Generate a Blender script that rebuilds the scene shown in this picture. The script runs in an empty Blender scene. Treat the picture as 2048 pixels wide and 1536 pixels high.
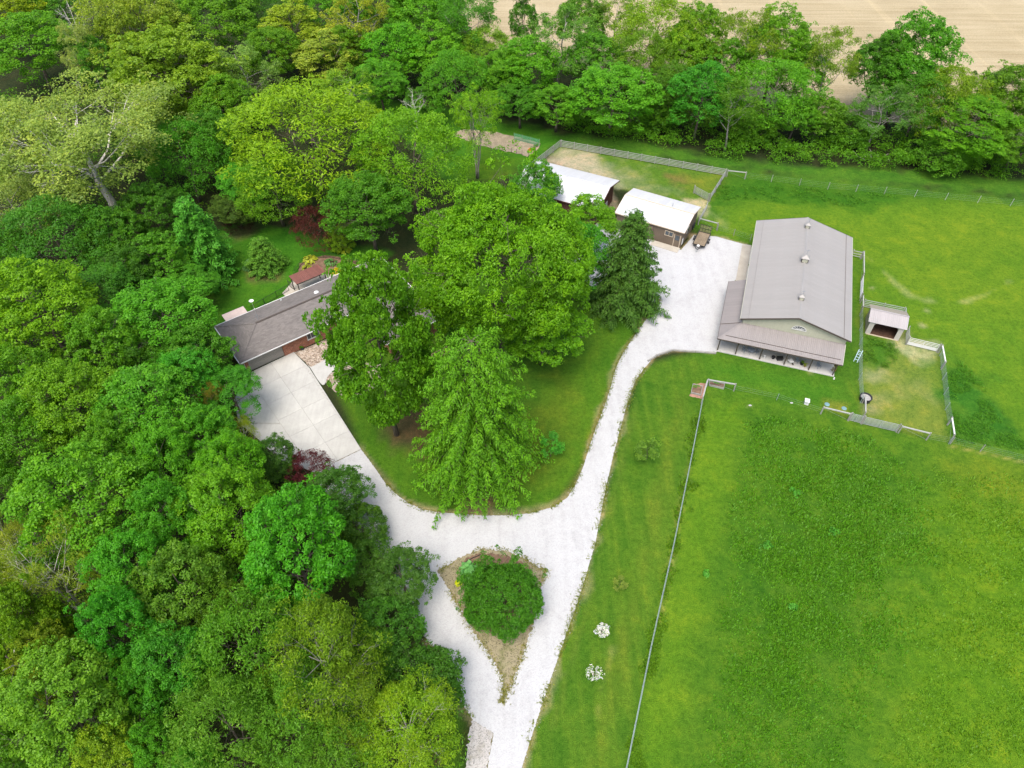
import bpy, bmesh, math, random
import numpy as np
from mathutils import Vector, Matrix
from mathutils.geometry import tessellate_polygon

# ------------------------------------------------------------------ camera, sky, sun, exposure
scene = bpy.context.scene
COL = scene.collection
CAM_H, PITCH, FOC = 67.0, 47.5, 1430.0          # metres, degrees below the horizon, focal length in px of a 2048 wide frame
cam_data = bpy.data.cameras.new("camera")
cam_data.sensor_width = 36.0
cam_data.lens = FOC / 2048 * 36.0
cam_data.clip_end = 6000
cam = bpy.data.objects.new("camera", cam_data)
cam.location = (0, 0, CAM_H)
cam.rotation_euler = (math.radians(90 - PITCH), 0, 0)
COL.objects.link(cam)
scene.camera = cam

SUN_EL, SUN_AZ = 66.0, 200.0                     # azimuth clockwise from +Y: behind the camera, a little to the left
world = bpy.data.worlds.new("World")
scene.world = world
world.use_nodes = True
wn = world.node_tree
sky = wn.nodes.new("ShaderNodeTexSky")
sky.sky_type = 'NISHITA'
sky.sun_disc = False
sky.sun_elevation = math.radians(SUN_EL)
sky.sun_rotation = math.radians(SUN_AZ)
sky.air_density = 1.0
sky.dust_density = 4.0
sky.ozone_density = 0.6
bg = wn.nodes["Background"]
wn.links.new(sky.outputs[0], bg.inputs[0])
bg.inputs[1].default_value = 0.15
sun_data = bpy.data.lights.new("sun", 'SUN')
sun_data.energy = 1.5
sun_data.angle = math.radians(38)
sun_data.color = (1.0, 0.96, 0.9)
sun = bpy.data.objects.new("sun", sun_data)
_a, _e = math.radians(SUN_AZ), math.radians(SUN_EL)
_sd = Vector((math.sin(_a) * math.cos(_e), math.cos(_a) * math.cos(_e), math.sin(_e)))
sun.rotation_euler = _sd.to_track_quat('Z', 'Y').to_euler()
sun.location = (0, 0, 200)
COL.objects.link(sun)
vs = scene.view_settings
vs.view_transform = 'Standard'
vs.look = 'None'
vs.exposure = 1.18
vs.gamma = 1.0
vs.use_curve_mapping = False
scene.render.engine = 'CYCLES'
cy = scene.cycles
cy.max_bounces = 8
cy.diffuse_bounces = 5
cy.glossy_bounces = 2
cy.transmission_bounces = 4
cy.transparent_max_bounces = 6
cy.use_denoising = True
cy.caustics_reflective = False
cy.caustics_refractive = False

# ------------------------------------------------------------------ survey: where a point of the place lies on the ground
_t = math.radians(PITCH)
def G(px, py, z=0.0):
    x = (px - 1024) / FOC
    y = (768 - py) / FOC
    d = (x, math.cos(_t) + y * math.sin(_t), -math.sin(_t) + y * math.cos(_t))
    k = (z - CAM_H) / d[2]
    return Vector((d[0] * k, d[1] * k, z))
def GP(pts, z=0.0):
    return [G(p[0], p[1], z) for p in pts]
def dist_to(p):
    return (Vector(p) - Vector((0, 0, CAM_H))).dot(Vector((0, math.cos(_t), -math.sin(_t))))

rnd = random.Random(7)

# ------------------------------------------------------------------ materials
def new_mat(name):
    m = bpy.data.materials.new(name)
    m.use_nodes = True
    nt = m.node_tree
    b = nt.nodes["Principled BSDF"]
    return m, nt, b
def N(nt, typ, **kw):
    n = nt.nodes.new(typ)
    for k, v in kw.items():
        setattr(n, k, v)
    return n
def noise(nt, scale, detail=4, rough=0.6, vec=None, dist=0.0):
    n = N(nt, "ShaderNodeTexNoise")
    n.inputs["Scale"].default_value = scale
    n.inputs["Detail"].default_value = detail
    n.inputs["Roughness"].default_value = rough
    n.inputs["Distortion"].default_value = dist
    if vec is not None:
        nt.links.new(vec, n.inputs["Vector"])
    return n
def ramp(nt, fac, stops):
    r = N(nt, "ShaderNodeValToRGB")
    e = r.color_ramp.elements
    while len(e) < len(stops):
        e.new(0.5)
    for i, (p, c) in enumerate(stops):
        e[i].position = p
        e[i].color = (c[0], c[1], c[2], 1)
    nt.links.new(fac, r.inputs[0])
    return r
def mixc(nt, fac, a, b, blend='MIX'):
    m = N(nt, "ShaderNodeMix", data_type='RGBA', blend_type=blend)
    for sock, v in ((m.inputs[0], fac), (m.inputs[6], a), (m.inputs[7], b)):
        if hasattr(v, "is_linked") or hasattr(v, "links"):
            nt.links.new(v, sock)
        elif isinstance(v, (int, float)):
            sock.default_value = v
        else:
            sock.default_value = (v[0], v[1], v[2], 1)
    return m.outputs[2]
def math_n(nt, op, a, b=None, clamp=False):
    m = N(nt, "ShaderNodeMath", operation=op, use_clamp=clamp)
    for i, v in enumerate((a, b)):
        if v is None:
            continue
        if isinstance(v, (int, float)):
            m.inputs[i].default_value = v
        else:
            nt.links.new(v, m.inputs[i])
    return m.outputs[0]
def bump(nt, b, height, strength, distance):
    bp = N(nt, "ShaderNodeBump")
    bp.inputs["Strength"].default_value = strength
    bp.inputs["Distance"].default_value = distance
    nt.links.new(height, bp.inputs["Height"])
    nt.links.new(bp.outputs[0], b.inputs["Normal"])
def objco(nt):
    return N(nt, "ShaderNodeTexCoord").outputs["Object"]
def mapped(nt, scale, rot=(0, 0, 0), src=None):
    mp = N(nt, "ShaderNodeMapping")
    mp.inputs["Scale"].default_value = scale
    mp.inputs["Rotation"].default_value = rot
    nt.links.new(src if src is not None else objco(nt), mp.inputs["Vector"])
    return mp.outputs[0]
def plain(name, c, rough=0.6, var=0.25, scale=3.0, metal=0.0, fine=0.15, spec=0.3, bmp=0.0):
    """colour with blotchy weathering and fine grain"""
    m, nt, b = new_mat(name)
    co = objco(nt)
    n1 = noise(nt, scale, 5, 0.65, co)
    n2 = noise(nt, scale * 14, 3, 0.6, co)
    lo = [x * (1 - var) for x in c]
    hi = [min(1, x * (1 + var)) for x in c]
    r1 = ramp(nt, n1.outputs[0], [(0.3, lo), (0.7, hi)])
    r2 = ramp(nt, n2.outputs[0], [(0.3, (1 - fine,) * 3), (0.7, (1 + fine * 0.6,) * 3)])
    nt.links.new(mixc(nt, 1.0, r1.outputs[0], r2.outputs[0], 'MULTIPLY'), b.inputs["Base Color"])
    b.inputs["Roughness"].default_value = rough
    b.inputs["Metallic"].default_value = metal
    b.inputs["Specular IOR Level"].default_value = spec
    if bmp:
        bump(nt, b, n2.outputs[0], bmp, 0.02)
    return m

def leaf_mat(name, trans=0.48, gloss=0.45):
    """leaf: the tree's own colour, with a per-leaf and per-shoot tint stored on the mesh"""
    m, nt, b = new_mat(name)
    oi = N(nt, "ShaderNodeObjectInfo")
    at = N(nt, "ShaderNodeAttribute", attribute_name="tint")
    hue = ramp(nt, at.outputs["Fac"], [(0.0, (1.45, 1.50, 0.85)), (0.45, (2.35, 2.15, 1.0)), (0.8, (3.0, 2.5, 1.1)), (1.0, (3.5, 2.75, 1.2))])
    c = mixc(nt, 1.0, oi.outputs["Color"], hue.outputs[0], 'MULTIPLY')
    nt.links.new(c, b.inputs["Base Color"])
    b.inputs["Roughness"].default_value = gloss
    b.inputs["Specular IOR Level"].default_value = 0.22
    tr = N(nt, "ShaderNodeBsdfTranslucent")
    c2 = mixc(nt, 1.0, c, (1.15, 1.1, 0.55), 'MULTIPLY')
    nt.links.new(c2, tr.inputs["Color"])
    mx = N(nt, "ShaderNodeMixShader")
    mx.inputs[0].default_value = trans
    nt.links.new(b.outputs[0], mx.inputs[1])
    nt.links.new(tr.outputs[0], mx.inputs[2])
    nt.links.new(mx.outputs[0], nt.nodes["Material Output"].inputs[0])
    return m
def bark_mat(name, c1, c2):
    m, nt, b = new_mat(name)
    v = mapped(nt, (6, 6, 1.2))
    n = noise(nt, 1.0, 5, 0.65, v)
    r = ramp(nt, n.outputs[0], [(0.35, c1), (0.65, c2)])
    nt.links.new(r.outputs[0], b.inputs["Base Color"])
    b.inputs["Roughness"].default_value = 0.9
    bump(nt, b, n.outputs[0], 0.6, 0.03)
    return m

M = {}
M['leaf'] = leaf_mat("leaf")
M['blossom'] = leaf_mat('blossom', 0.3, 0.7)
M['needle'] = leaf_mat("needle", 0.25, 0.6)
M['bark'] = bark_mat("bark", (0.05, 0.038, 0.028), (0.14, 0.11, 0.085))
M['pale_bark'] = bark_mat("pale_bark", (0.30, 0.27, 0.22), (0.66, 0.63, 0.57))
M['grey_bark'] = bark_mat("grey_bark", (0.13, 0.115, 0.10), (0.33, 0.30, 0.27))

def ground_mat():
    m, nt, b = new_mat("ground")
    co = objco(nt)
    col = N(nt, "ShaderNodeAttribute", attribute_name="base_col").outputs["Color"]
    rough_a = N(nt, "ShaderNodeAttribute", attribute_name="rough_grass").outputs["Fac"]
    mow = N(nt, "ShaderNodeAttribute", attribute_name="mown").outputs["Fac"]
    n0 = noise(nt, 0.10, 5, 0.6, co)
    n1 = noise(nt, 0.42, 6, 0.65, co, 0.4)
    n2 = noise(nt, 2.2, 5, 0.7, co)
    n3 = noise(nt, 11.0, 3, 0.7, co)
    r0 = ramp(nt, n0.outputs[0], [(0.3, (0.80, 0.90, 0.85)), (0.7, (1.28, 1.10, 1.1))])
    r1 = ramp(nt, n1.outputs[0], [(0.3, (0.72, 0.84, 0.8)), (0.52, (1.0, 1.0, 1.0)), (0.74, (1.42, 1.14, 1.1))])
    r2 = ramp(nt, n2.outputs[0], [(0.28, (0.62, 0.70, 0.62)), (0.5, (1.0, 1.0, 1.0)), (0.75, (1.34, 1.22, 1.25))])
    r3 = ramp(nt, n3.outputs[0], [(0.30, (0.48, 0.55, 0.5)), (0.5, (1.0, 1.0, 1.0)), (0.72, (1.60, 1.46, 1.5))])
    c = mixc(nt, 1.0, col, r0.outputs[0], 'MULTIPLY')
    c = mixc(nt, 1.0, c, r1.outputs[0], 'MULTIPLY')
    c = mixc(nt, 1.0, c, r2.outputs[0], 'MULTIPLY')
    c = mixc(nt, 1.0, c, r3.outputs[0], 'MULTIPLY')
    # mowing passes run along the drive
    mv = mapped(nt, (1.15, 0.05, 1), (0, 0, math.radians(15)), co)
    nm = noise(nt, 1.0, 3, 0.5, mv)
    rm = ramp(nt, nm.outputs[0], [(0.36, (0.84, 0.92, 0.86)), (0.5, (1.0, 1.0, 1.0)), (0.64, (1.22, 1.08, 1.1))])
    c = mixc(nt, mow, c, mixc(nt, 1.0, c, rm.outputs[0], 'MULTIPLY'))
    # tall tussocks: stronger light and dark clumps of the sward itself
    n4 = noise(nt, 0.9, 6, 0.72, co, 0.8)
    r4 = ramp(nt, n4.outputs[0], [(0.34, (0.55, 0.72, 0.6)), (0.5, (0.95, 0.98, 0.95)), (0.68, (1.28, 1.14, 1.1))])
    c = mixc(nt, rough_a, c, mixc(nt, 1.0, c, r4.outputs[0], 'MULTIPLY'))
    c = mixc(nt, 1.0, c, (0.72, 0.78, 0.74), 'MULTIPLY')
    nt.links.new(c, b.inputs["Base Color"])
    b.inputs["Roughness"].default_value = 0.95
    b.inputs["Specular IOR Level"].default_value = 0.1
    h = math_n(nt, 'ADD', n3.outputs[0], math_n(nt, 'MULTIPLY', n2.outputs[0], 1.6))
    h = math_n(nt, 'ADD', h, math_n(nt, 'MULTIPLY', math_n(nt, 'MULTIPLY', n4.outputs[0], rough_a), 4.0))
    bump(nt, b, h, 0.55, 0.12)
    return m
M['ground'] = ground_mat()

def gravel_mat(name, c, dark, amount):
    m, nt, b = new_mat(name)
    co = objco(nt)
    n0 = noise(nt, 0.25, 5, 0.6, co, 0.6)
    n1 = noise(nt, 1.3, 6, 0.7, co)
    v = N(nt, "ShaderNodeTexVoronoi")
    v.inputs["Scale"].default_value = 12.0
    nt.links.new(co, v.inputs["Vector"])
    sv = mapped(nt, (0.9, 0.06, 1), (0, 0, math.radians(15)), co)
    ns = noise(nt, 1.0, 3, 0.5, sv)
    f = math_n(nt, 'MULTIPLY', math_n(nt, 'ADD', math_n(nt, 'ADD', n0.outputs[0], n1.outputs[0]), ns.outputs[0]), 0.3333)
    r = ramp(nt, f, [(0.38, dark), (0.50, c), (0.7, [min(1, x * 1.06) for x in c])])
    cell = N(nt, "ShaderNodeSeparateColor")
    nt.links.new(v.outputs["Color"], cell.inputs[0])
    r2 = ramp(nt, cell.outputs[0], [(0.0, (1 - amount,) * 3), (0.35, (0.97,) * 3), (1.0, (1.03,) * 3)])
    nt.links.new(mixc(nt, 1.0, r.outputs[0], r2.outputs[0], 'MULTIPLY'), b.inputs["Base Color"])
    b.inputs["Roughness"].default_value = 0.95
    b.inputs["Specular IOR Level"].default_value = 0.1
    bump(nt, b, math_n(nt, 'ADD', v.outputs["Distance"], n1.outputs[0]), 0.5, 0.04)
    return m
M['gravel'] = gravel_mat("gravel", (0.385, 0.388, 0.385), (0.335, 0.335, 0.33), 0.13)
M['coarse_gravel'] = gravel_mat("coarse_gravel", (0.36, 0.345, 0.32), (0.22, 0.205, 0.165), 0.45)
M['gravelly_turf'] = gravel_mat("gravelly_turf", (0.235, 0.205, 0.125), (0.11, 0.12, 0.04), 0.6)
M['concrete'] = plain("concrete", (0.385, 0.38, 0.35), 0.9, 0.09, 0.5, fine=0.05)
M['warm_concrete'] = plain("warm_concrete", (0.36, 0.33, 0.275), 0.9, 0.12, 0.8)
M['joint'] = plain("joint", (0.355, 0.35, 0.32), 0.95, 0.2)
M['soil'] = plain("soil", (0.15, 0.095, 0.06), 0.98, 0.45, 1.6, fine=0.5, bmp=0.6)
M['garden_soil'] = plain("garden_soil", (0.25, 0.205, 0.14), 0.98, 0.3, 0.9, fine=0.45, bmp=0.6)

def crop_mat():
    m, nt, b = new_mat("stubble_field")
    co = objco(nt)
    rows = noise(nt, 1.0, 4, 0.6, mapped(nt, (0.035, 0.85, 1), (0, 0, math.radians(9)), co), 0.3)
    tr = noise(nt, 1.0, 3, 0.5, mapped(nt, (0.30, 0.012, 1), (0, 0, math.radians(52)), co))
    n0 = noise(nt, 0.05, 5, 0.6, co)
    n1 = noise(nt, 3.0, 4, 0.7, co)
    f = math_n(nt, 'ADD', math_n(nt, 'MULTIPLY', rows.outputs[0], 0.55), math_n(nt, 'MULTIPLY', n0.outputs[0], 0.45))
    r = ramp(nt, f, [(0.30, (0.225, 0.18, 0.10)), (0.5, (0.31, 0.258, 0.158)), (0.70, (0.385, 0.327, 0.215))])
    r2 = ramp(nt, n1.outputs[0], [(0.3, (0.8, 0.79, 0.77)), (0.7, (1.12, 1.12, 1.12))])
    r3 = ramp(nt, tr.outputs[0], [(0.55, (1, 1, 1)), (0.66, (1.13, 1.12, 1.1))])
    c = mixc(nt, 1.0, r.outputs[0], r2.outputs[0], 'MULTIPLY')
    c = mixc(nt, 1.0, c, r3.outputs[0], 'MULTIPLY')
    nt.links.new(c, b.inputs["Base Color"])
    b.inputs["Roughness"].default_value = 0.97
    b.inputs["Specular IOR Level"].default_value = 0.1
    bump(nt, b, n1.outputs[0], 0.5, 0.1)
    return m
M['crop'] = crop_mat()

def shingle_mat():
    m, nt, b = new_mat("asphalt_shingle")
    co = objco(nt)
    br = N(nt, "ShaderNodeTexBrick")
    br.inputs["Scale"].default_value = 1.0
    br.inputs["Brick Width"].default_value = 0.42
    br.inputs["Row Height"].default_value = 0.17
    br.inputs["Mortar Size"].default_value = 0.008
    br.inputs["Color1"].default_value = (0.112, 0.100, 0.092, 1)
    br.inputs["Color2"].default_value = (0.155, 0.140, 0.130, 1)
    br.inputs["Mortar"].default_value = (0.13, 0.11, 0.10, 1)
    nt.links.new(co, br.inputs["Vector"])
    n = noise(nt, 0.5, 5, 0.6, co)
    r = ramp(nt, n.outputs[0], [(0.3, (0.86, 0.86, 0.86)), (0.7, (1.12, 1.12, 1.10))])
    n2 = noise(nt, 18, 3, 0.6, co)
    r2 = ramp(nt, n2.outputs[0], [(0.3, (0.85, 0.85, 0.85)), (0.7, (1.15, 1.15, 1.15))])
    c = mixc(nt, 1.0, br.outputs[0], r.outputs[0], 'MULTIPLY')
    nt.links.new(mixc(nt, 1.0, c, r2.outputs[0], 'MULTIPLY'), b.inputs["Base Color"])
    b.inputs["Roughness"].default_value = 0.85
    bump(nt, b, br.outputs["Fac"], -0.5, 0.02)
    return m
M['shingle'] = shingle_mat()
def brick_mat():
    m, nt, b = new_mat("red_brick")
    # face bricks laid in running bond on vertical walls: along the wall (x + y in wall space) and up
    tc = objco(nt)
    sp = N(nt, "ShaderNodeSeparateXYZ")
    nt.links.new(tc, sp.inputs[0])
    cb = N(nt, "ShaderNodeCombineXYZ")
    nt.links.new(math_n(nt, 'ADD', sp.outputs[0], sp.outputs[1]), cb.inputs[0])
    nt.links.new(sp.outputs[2], cb.inputs[1])
    br = N(nt, "ShaderNodeTexBrick")
    br.inputs["Scale"].default_value = 1.0
    br.inputs["Brick Width"].default_value = 0.21
    br.inputs["Row Height"].default_value = 0.075
    br.inputs["Mortar Size"].default_value = 0.006
    br.inputs["Color1"].default_value = (0.17, 0.045, 0.022, 1)
    br.inputs["Color2"].default_value = (0.36, 0.13, 0.07, 1)
    br.inputs["Mortar"].default_value = (0.34, 0.27, 0.22, 1)
    nt.links.new(cb.outputs[0], br.inputs["Vector"])
    n = noise(nt, 1.8, 4, 0.7, tc)
    r = ramp(nt, n.outputs[0], [(0.3, (0.75, 0.72, 0.7)), (0.7, (1.3, 1.25, 1.2))])
    nt.links.new(mixc(nt, 1.0, br.outputs[0], r.outputs[0], 'MULTIPLY'), b.inputs["Base Color"])
    b.inputs["Roughness"].default_value = 0.9
    bump(nt, b, br.outputs["Fac"], -0.6, 0.01)
    return m
M['brick'] = brick_mat()

M['barn_roof'] = plain("taupe_roof_steel", (0.236, 0.226, 0.211), 0.42, 0.06, 0.35, fine=0.03, spec=0.4)
M['porch_roof'] = plain("taupe_porch_steel", (0.205, 0.187, 0.178), 0.42, 0.07, 0.5, fine=0.04, spec=0.4)
M['trim_brown'] = plain("dark_brown_trim", (0.075, 0.06, 0.05), 0.5, 0.15)
M['cream_steel'] = plain("sage_cream_siding", (0.37, 0.37, 0.285), 0.55, 0.06, 0.8, fine=0.04)
M['white_paint'] = plain("white_paint", (0.55, 0.55, 0.53), 0.5, 0.05, 1.0, fine=0.03)
M['white_steel'] = plain("white_roof_steel", (0.47, 0.475, 0.48), 0.4, 0.06, 0.4, fine=0.03, spec=0.4)
M['brown_steel'] = plain("brown_siding", (0.135, 0.105, 0.078), 0.55, 0.12, 0.9, fine=0.08)
M['red_brown_steel'] = plain("red_brown_siding", (0.105, 0.045, 0.032), 0.55, 0.15, 0.9, fine=0.08)
M['tan_trim'] = plain("tan_trim", (0.48, 0.40, 0.30), 0.6, 0.1)
M['taupe_door'] = plain("taupe_garage_door", (0.30, 0.28, 0.25), 0.55, 0.05)
M['glass'] = plain("window_glass", (0.05, 0.065, 0.075), 0.08, 0.3, 2.0, spec=0.8)
M['rust_roof'] = plain("red_brown_roof_steel", (0.165, 0.068, 0.055), 0.45, 0.1, 1.0, fine=0.05, spec=0.4)
M['black_metal'] = plain("black_metal", (0.02, 0.02, 0.02), 0.45, 0.2)
M['galv'] = plain("galvanised_steel", (0.34, 0.36, 0.35), 0.5, 0.12, 2.0, 0.15)
M['wire'] = plain("fence_wire", (0.22, 0.28, 0.255), 0.5, 0.15, 2.0)
M['grey_wood'] = plain("weathered_wood", (0.25, 0.245, 0.22), 0.85, 0.22, 1.5, fine=0.2)
M['bleached_wood'] = plain("bleached_board", (0.29, 0.295, 0.27), 0.85, 0.16, 1.5, fine=0.15)
M['brown_wood'] = plain("brown_timber", (0.26, 0.18, 0.11), 0.85, 0.3, 1.5, fine=0.25)
M['deck_wood'] = plain("trailer_plank", (0.19, 0.15, 0.10), 0.85, 0.28, 1.2, fine=0.25)
M['pink_deck'] = plain("pale_pink_panel", (0.48, 0.39, 0.36), 0.8, 0.08, 1.5)
M['shed_side'] = plain("taupe_shed_siding", (0.30, 0.275, 0.23), 0.65, 0.1, 1.2)
M['shed_trim'] = plain("pale_shed_trim", (0.38, 0.36, 0.325), 0.7, 0.1)
M['shed_roof'] = plain("taupe_shed_roof_steel", (0.31, 0.29, 0.285), 0.4, 0.05, 0.6, fine=0.03)
M['shed_roof_back'] = plain("shed_shingle", (0.25, 0.23, 0.18), 0.8, 0.12, 1.2)
M['bedding'] = plain("dark_bedding", (0.075, 0.04, 0.025), 0.98, 0.4, 2.0, fine=0.4)
M['rubber'] = plain("black_rubber", (0.022, 0.022, 0.024), 0.7, 0.25)
M['pale_blue'] = plain("pale_blue_lid", (0.13, 0.23, 0.24), 0.6, 0.1)
M['blue_tube'] = plain("pale_blue_tube", (0.45, 0.60, 0.66), 0.4, 0.08)
M['orange'] = plain("orange_plastic", (0.72, 0.11, 0.02), 0.45, 0.1)
M['net'] = plain("green_netting", (0.10, 0.30, 0.17), 0.8, 0.1)
M['blue_grey'] = plain("blue_grey_metal", (0.16, 0.19, 0.22), 0.5, 0.1)
M['blue_pot'] = plain("dark_blue_pot", (0.03, 0.04, 0.07), 0.35, 0.2)
M['tank_water'] = plain("tank_water", (0.30, 0.29, 0.27), 0.15, 0.2)
M['dead_wood'] = plain("bare_dead_wood", (0.44, 0.41, 0.36), 0.9, 0.2, 3.0)
M['stone'] = plain("river_stone", (0.26, 0.21, 0.165), 0.85, 0.45, 3.5, fine=0.2)
M['terracotta'] = plain("red_brown_mulch", (0.30, 0.17, 0.12), 0.95, 0.3, 2.0, fine=0.4)

def sheet_variation(m, amt):
    """every steel sheet weathers a little differently, and streaks run down its slope"""
    nt = m.node_tree
    b = nt.nodes["Principled BSDF"]
    src = b.inputs["Base Color"].links[0].from_socket
    oi = N(nt, "ShaderNodeObjectInfo")
    ad = N(nt, "ShaderNodeVectorMath", operation='ADD')
    nt.links.new(objco(nt), ad.inputs[0])
    sc_ = N(nt, "ShaderNodeVectorMath", operation='SCALE')
    sc_.inputs[0].default_value = (37.0, 19.0, 5.0)
    nt.links.new(oi.outputs["Random"], sc_.inputs["Scale"])
    nt.links.new(sc_.outputs[0], ad.inputs[1])
    n = noise(nt, 1.0, 4, 0.6, mapped(nt, (3.0, 0.25, 1), src=ad.outputs[0]))
    r1 = ramp(nt, oi.outputs["Random"], [(0.0, (1 - amt,) * 3), (1.0, (1 + amt,) * 3)])
    r2 = ramp(nt, n.outputs[0], [(0.3, (1 - amt * 1.6,) * 3), (0.7, (1 + amt,) * 3)])
    c = mixc(nt, 1.0, mixc(nt, 1.0, src, r1.outputs[0], 'MULTIPLY'), r2.outputs[0], 'MULTIPLY')
    nt.links.new(c, b.inputs["Base Color"])
for k_, a_ in (('barn_roof', .022), ('porch_roof', .04), ('white_steel', .03), ('shed_roof', .04), ('rust_roof', .08), ('cream_steel', .03), ('concrete', .04)):
    sheet_variation(M[k_], a_)

# ------------------------------------------------------------------ helpers
def tag(o, label=None, cat=None, group=None, kind=None):
    for k, v in (('label', label), ('category', cat), ('group', group), ('kind', kind)):
        if v:
            o[k] = v
    return o
def thing(name, label, cat, loc=(0, 0, 0), rz=0.0, group=None):
    o = bpy.data.objects.new(name, None)
    o.empty_display_size = 0.3
    o.location = loc
    o.rotation_euler = (0, 0, rz)
    COL.objects.link(o)
    return tag(o, label, cat, group)
def link(name, mesh, parent=None, loc=None, rz=None):
    o = bpy.data.objects.new(name, mesh)
    if parent is not None:
        o.parent = parent
    if loc is not None:
        o.location = loc
    if rz is not None:
        o.rotation_euler = (0, 0, rz)
    COL.objects.link(o)
    return o
def kids(o):
    return [c for c in COL.objects if c.parent is o]
def copy_tree(root, loc, rz, label, group=None):
    """a copy of a thing, its parts and their sub-parts, sharing meshes"""
    cs = [c for c in root.children]
    r = root.copy()
    COL.objects.link(r)
    r.location = loc
    r.rotation_euler = (0, 0, rz)
    r['label'] = label
    if group:
        r['group'] = group
    for c in cs:
        gs = [g for g in c.children]
        d = c.copy()
        COL.objects.link(d)
        d.parent = r
        for g in gs:
            e = g.copy()
            COL.objects.link(e)
            e.parent = d
    return r

class MB:
    """collects faces, builds ONE mesh object"""
    def __init__(s):
        s.v, s.f = [], []
    def face(s, pts):
        i = len(s.v)
        s.v += [tuple(p) for p in pts]
        s.f.append(tuple(range(i, i + len(pts))))
        return s
    def box(s, c, d, rz=0.0, rot=None):
        R = rot if rot is not None else Matrix.Rotation(rz, 3, 'Z')
        i = len(s.v)
        for x in (-.5, .5):
            for y in (-.5, .5):
                for z in (-.5, .5):
                    s.v.append(tuple(Vector(c) + R @ Vector((x * d[0], y * d[1], z * d[2]))))
        for q in ((0, 1, 3, 2), (4, 6, 7, 5), (0, 4, 5, 1), (2, 3, 7, 6), (0, 2, 6, 4), (1, 5, 7, 3)):
            s.f.append(tuple(i + k for k in q))
        return s
    def beam(s, a, b, w, h, up=(0, 0, 1)):
        a, b = Vector(a), Vector(b)
        d = (b - a)
        L = d.length
        if L < 1e-6:
            return s
        x = d / L
        u = Vector(up)
        if abs(x.dot(u)) > 0.98:
            u = Vector((1, 0, 0))
        y = u.cross(x).normalized()
        z = x.cross(y)
        R = Matrix((x, y, z)).transposed()
        return s.box((a + b) / 2, (L, w, h), rot=R)
    def tube(s, pts, radii, n=6, cap=True):
        pts = [Vector(p) for p in pts]
        if not hasattr(radii, '__len__'):
            radii = [radii] * len(pts)
        rings = []
        prev = None
        for k, p in enumerate(pts):
            d = (pts[min(k + 1, len(pts) - 1)] - pts[max(k - 1, 0)])
            d = d.normalized() if d.length > 1e-9 else Vector((0, 0, 1))
            u = prev if prev is not None else (Vector((1, 0, 0)) if abs(d.x) < 0.9 else Vector((0, 1, 0)))
            u = (u - d * u.dot(d))
            u = u.normalized() if u.length > 1e-6 else d.orthogonal().normalized()
            prev = u
            w = d.cross(u)
            i = len(s.v)
            for j in range(n):
                a = 2 * math.pi * j / n
                s.v.append(tuple(p + (u * math.cos(a) + w * math.sin(a)) * radii[k]))
            rings.append(i)
        for k in range(len(pts) - 1):
            for j in range(n):
                s.f.append((rings[k] + j, rings[k] + (j + 1) % n, rings[k + 1] + (j + 1) % n, rings[k + 1] + j))
        if cap:
            s.f.append(tuple(rings[0] + j for j in reversed(range(n))))
            s.f.append(tuple(rings[-1] + j for j in range(n)))
        return s
    def lathe(s, c, prof, n=14):
        """prof: (radius, z) from bottom to top"""
        c = Vector(c)
        rings = []
        for r, z in prof:
            i = len(s.v)
            for j in range(n):
                a = 2 * math.pi * j / n
                s.v.append((c.x + r * math.cos(a), c.y + r * math.sin(a), c.z + z))
            rings.append(i)
        for k in range(len(prof) - 1):
            for j in range(n):
                s.f.append((rings[k] + j, rings[k] + (j + 1) % n, rings[k + 1] + (j + 1) % n, rings[k + 1] + j))
        s.f.append(tuple(rings[0] + j for j in reversed(range(n))))
        s.f.append(tuple(rings[-1] + j for j in range(n)))
        return s
    def prism(s, poly, z0, z1):
        """upright prism over a plan polygon"""
        n = len(poly)
        i = len(s.v)
        for p in poly:
            s.v.append((p[0], p[1], z0))
        for p in poly:
            s.v.append((p[0], p[1], z1))
        s.f.append(tuple(i + k for k in reversed(range(n))))
        s.f.append(tuple(i + n + k for k in range(n)))
        for k in range(n):
            s.f.append((i + k, i + (k + 1) % n, i + n + (k + 1) % n, i + n + k))
        return s
    def slab(s, pts, t):
        """a face with thickness t below it (along -normal)"""
        pts = [Vector(p) for p in pts]
        nrm = (pts[1] - pts[0]).cross(pts[2] - pts[0]).normalized()
        n = len(pts)
        i = len(s.v)
        s.v += [tuple(p) for p in pts] + [tuple(p - nrm * t) for p in pts]
        s.f.append(tuple(i + k for k in range(n)))
        s.f.append(tuple(i + n + k for k in reversed(range(n))))
        for k in range(n):
            s.f.append((i + k, i + n + k, i + n + (k + 1) % n, i + (k + 1) % n))
        return s
    def mesh(s, name, mat, smooth=False):
        me = bpy.data.meshes.new(name)
        me.from_pydata(s.v, [], s.f)
        me.materials.append(mat)
        if smooth:
            me.polygons.foreach_set("use_smooth", [True] * len(me.polygons))
        me.update()
        return me
    def build(s, name, mat, parent=None, smooth=False):
        return link(name, s.mesh(name, mat, smooth), parent)

def quads_mesh(name, V, mat, tint=None, tri=False):
    """V: (n, 4, 3) float array of separate quads"""
    n, k = V.shape[0], V.shape[1]
    me = bpy.data.meshes.new(name)
    me.vertices.add(n * k)
    me.vertices.foreach_set("co", V.reshape(-1).astype(np.float32))
    me.loops.add(n * k)
    me.loops.foreach_set("vertex_index", np.arange(n * k, dtype=np.int32))
    me.polygons.add(n)
    me.polygons.foreach_set("loop_start", np.arange(0, n * k, k, dtype=np.int32))
    me.update(calc_edges=True)
    if tint is not None:
        a = me.attributes.new("tint", 'FLOAT', 'POINT')
        a.data.foreach_set("value", np.repeat(tint, k).astype(np.float32))
    me.materials.append(mat)
    return me

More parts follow.
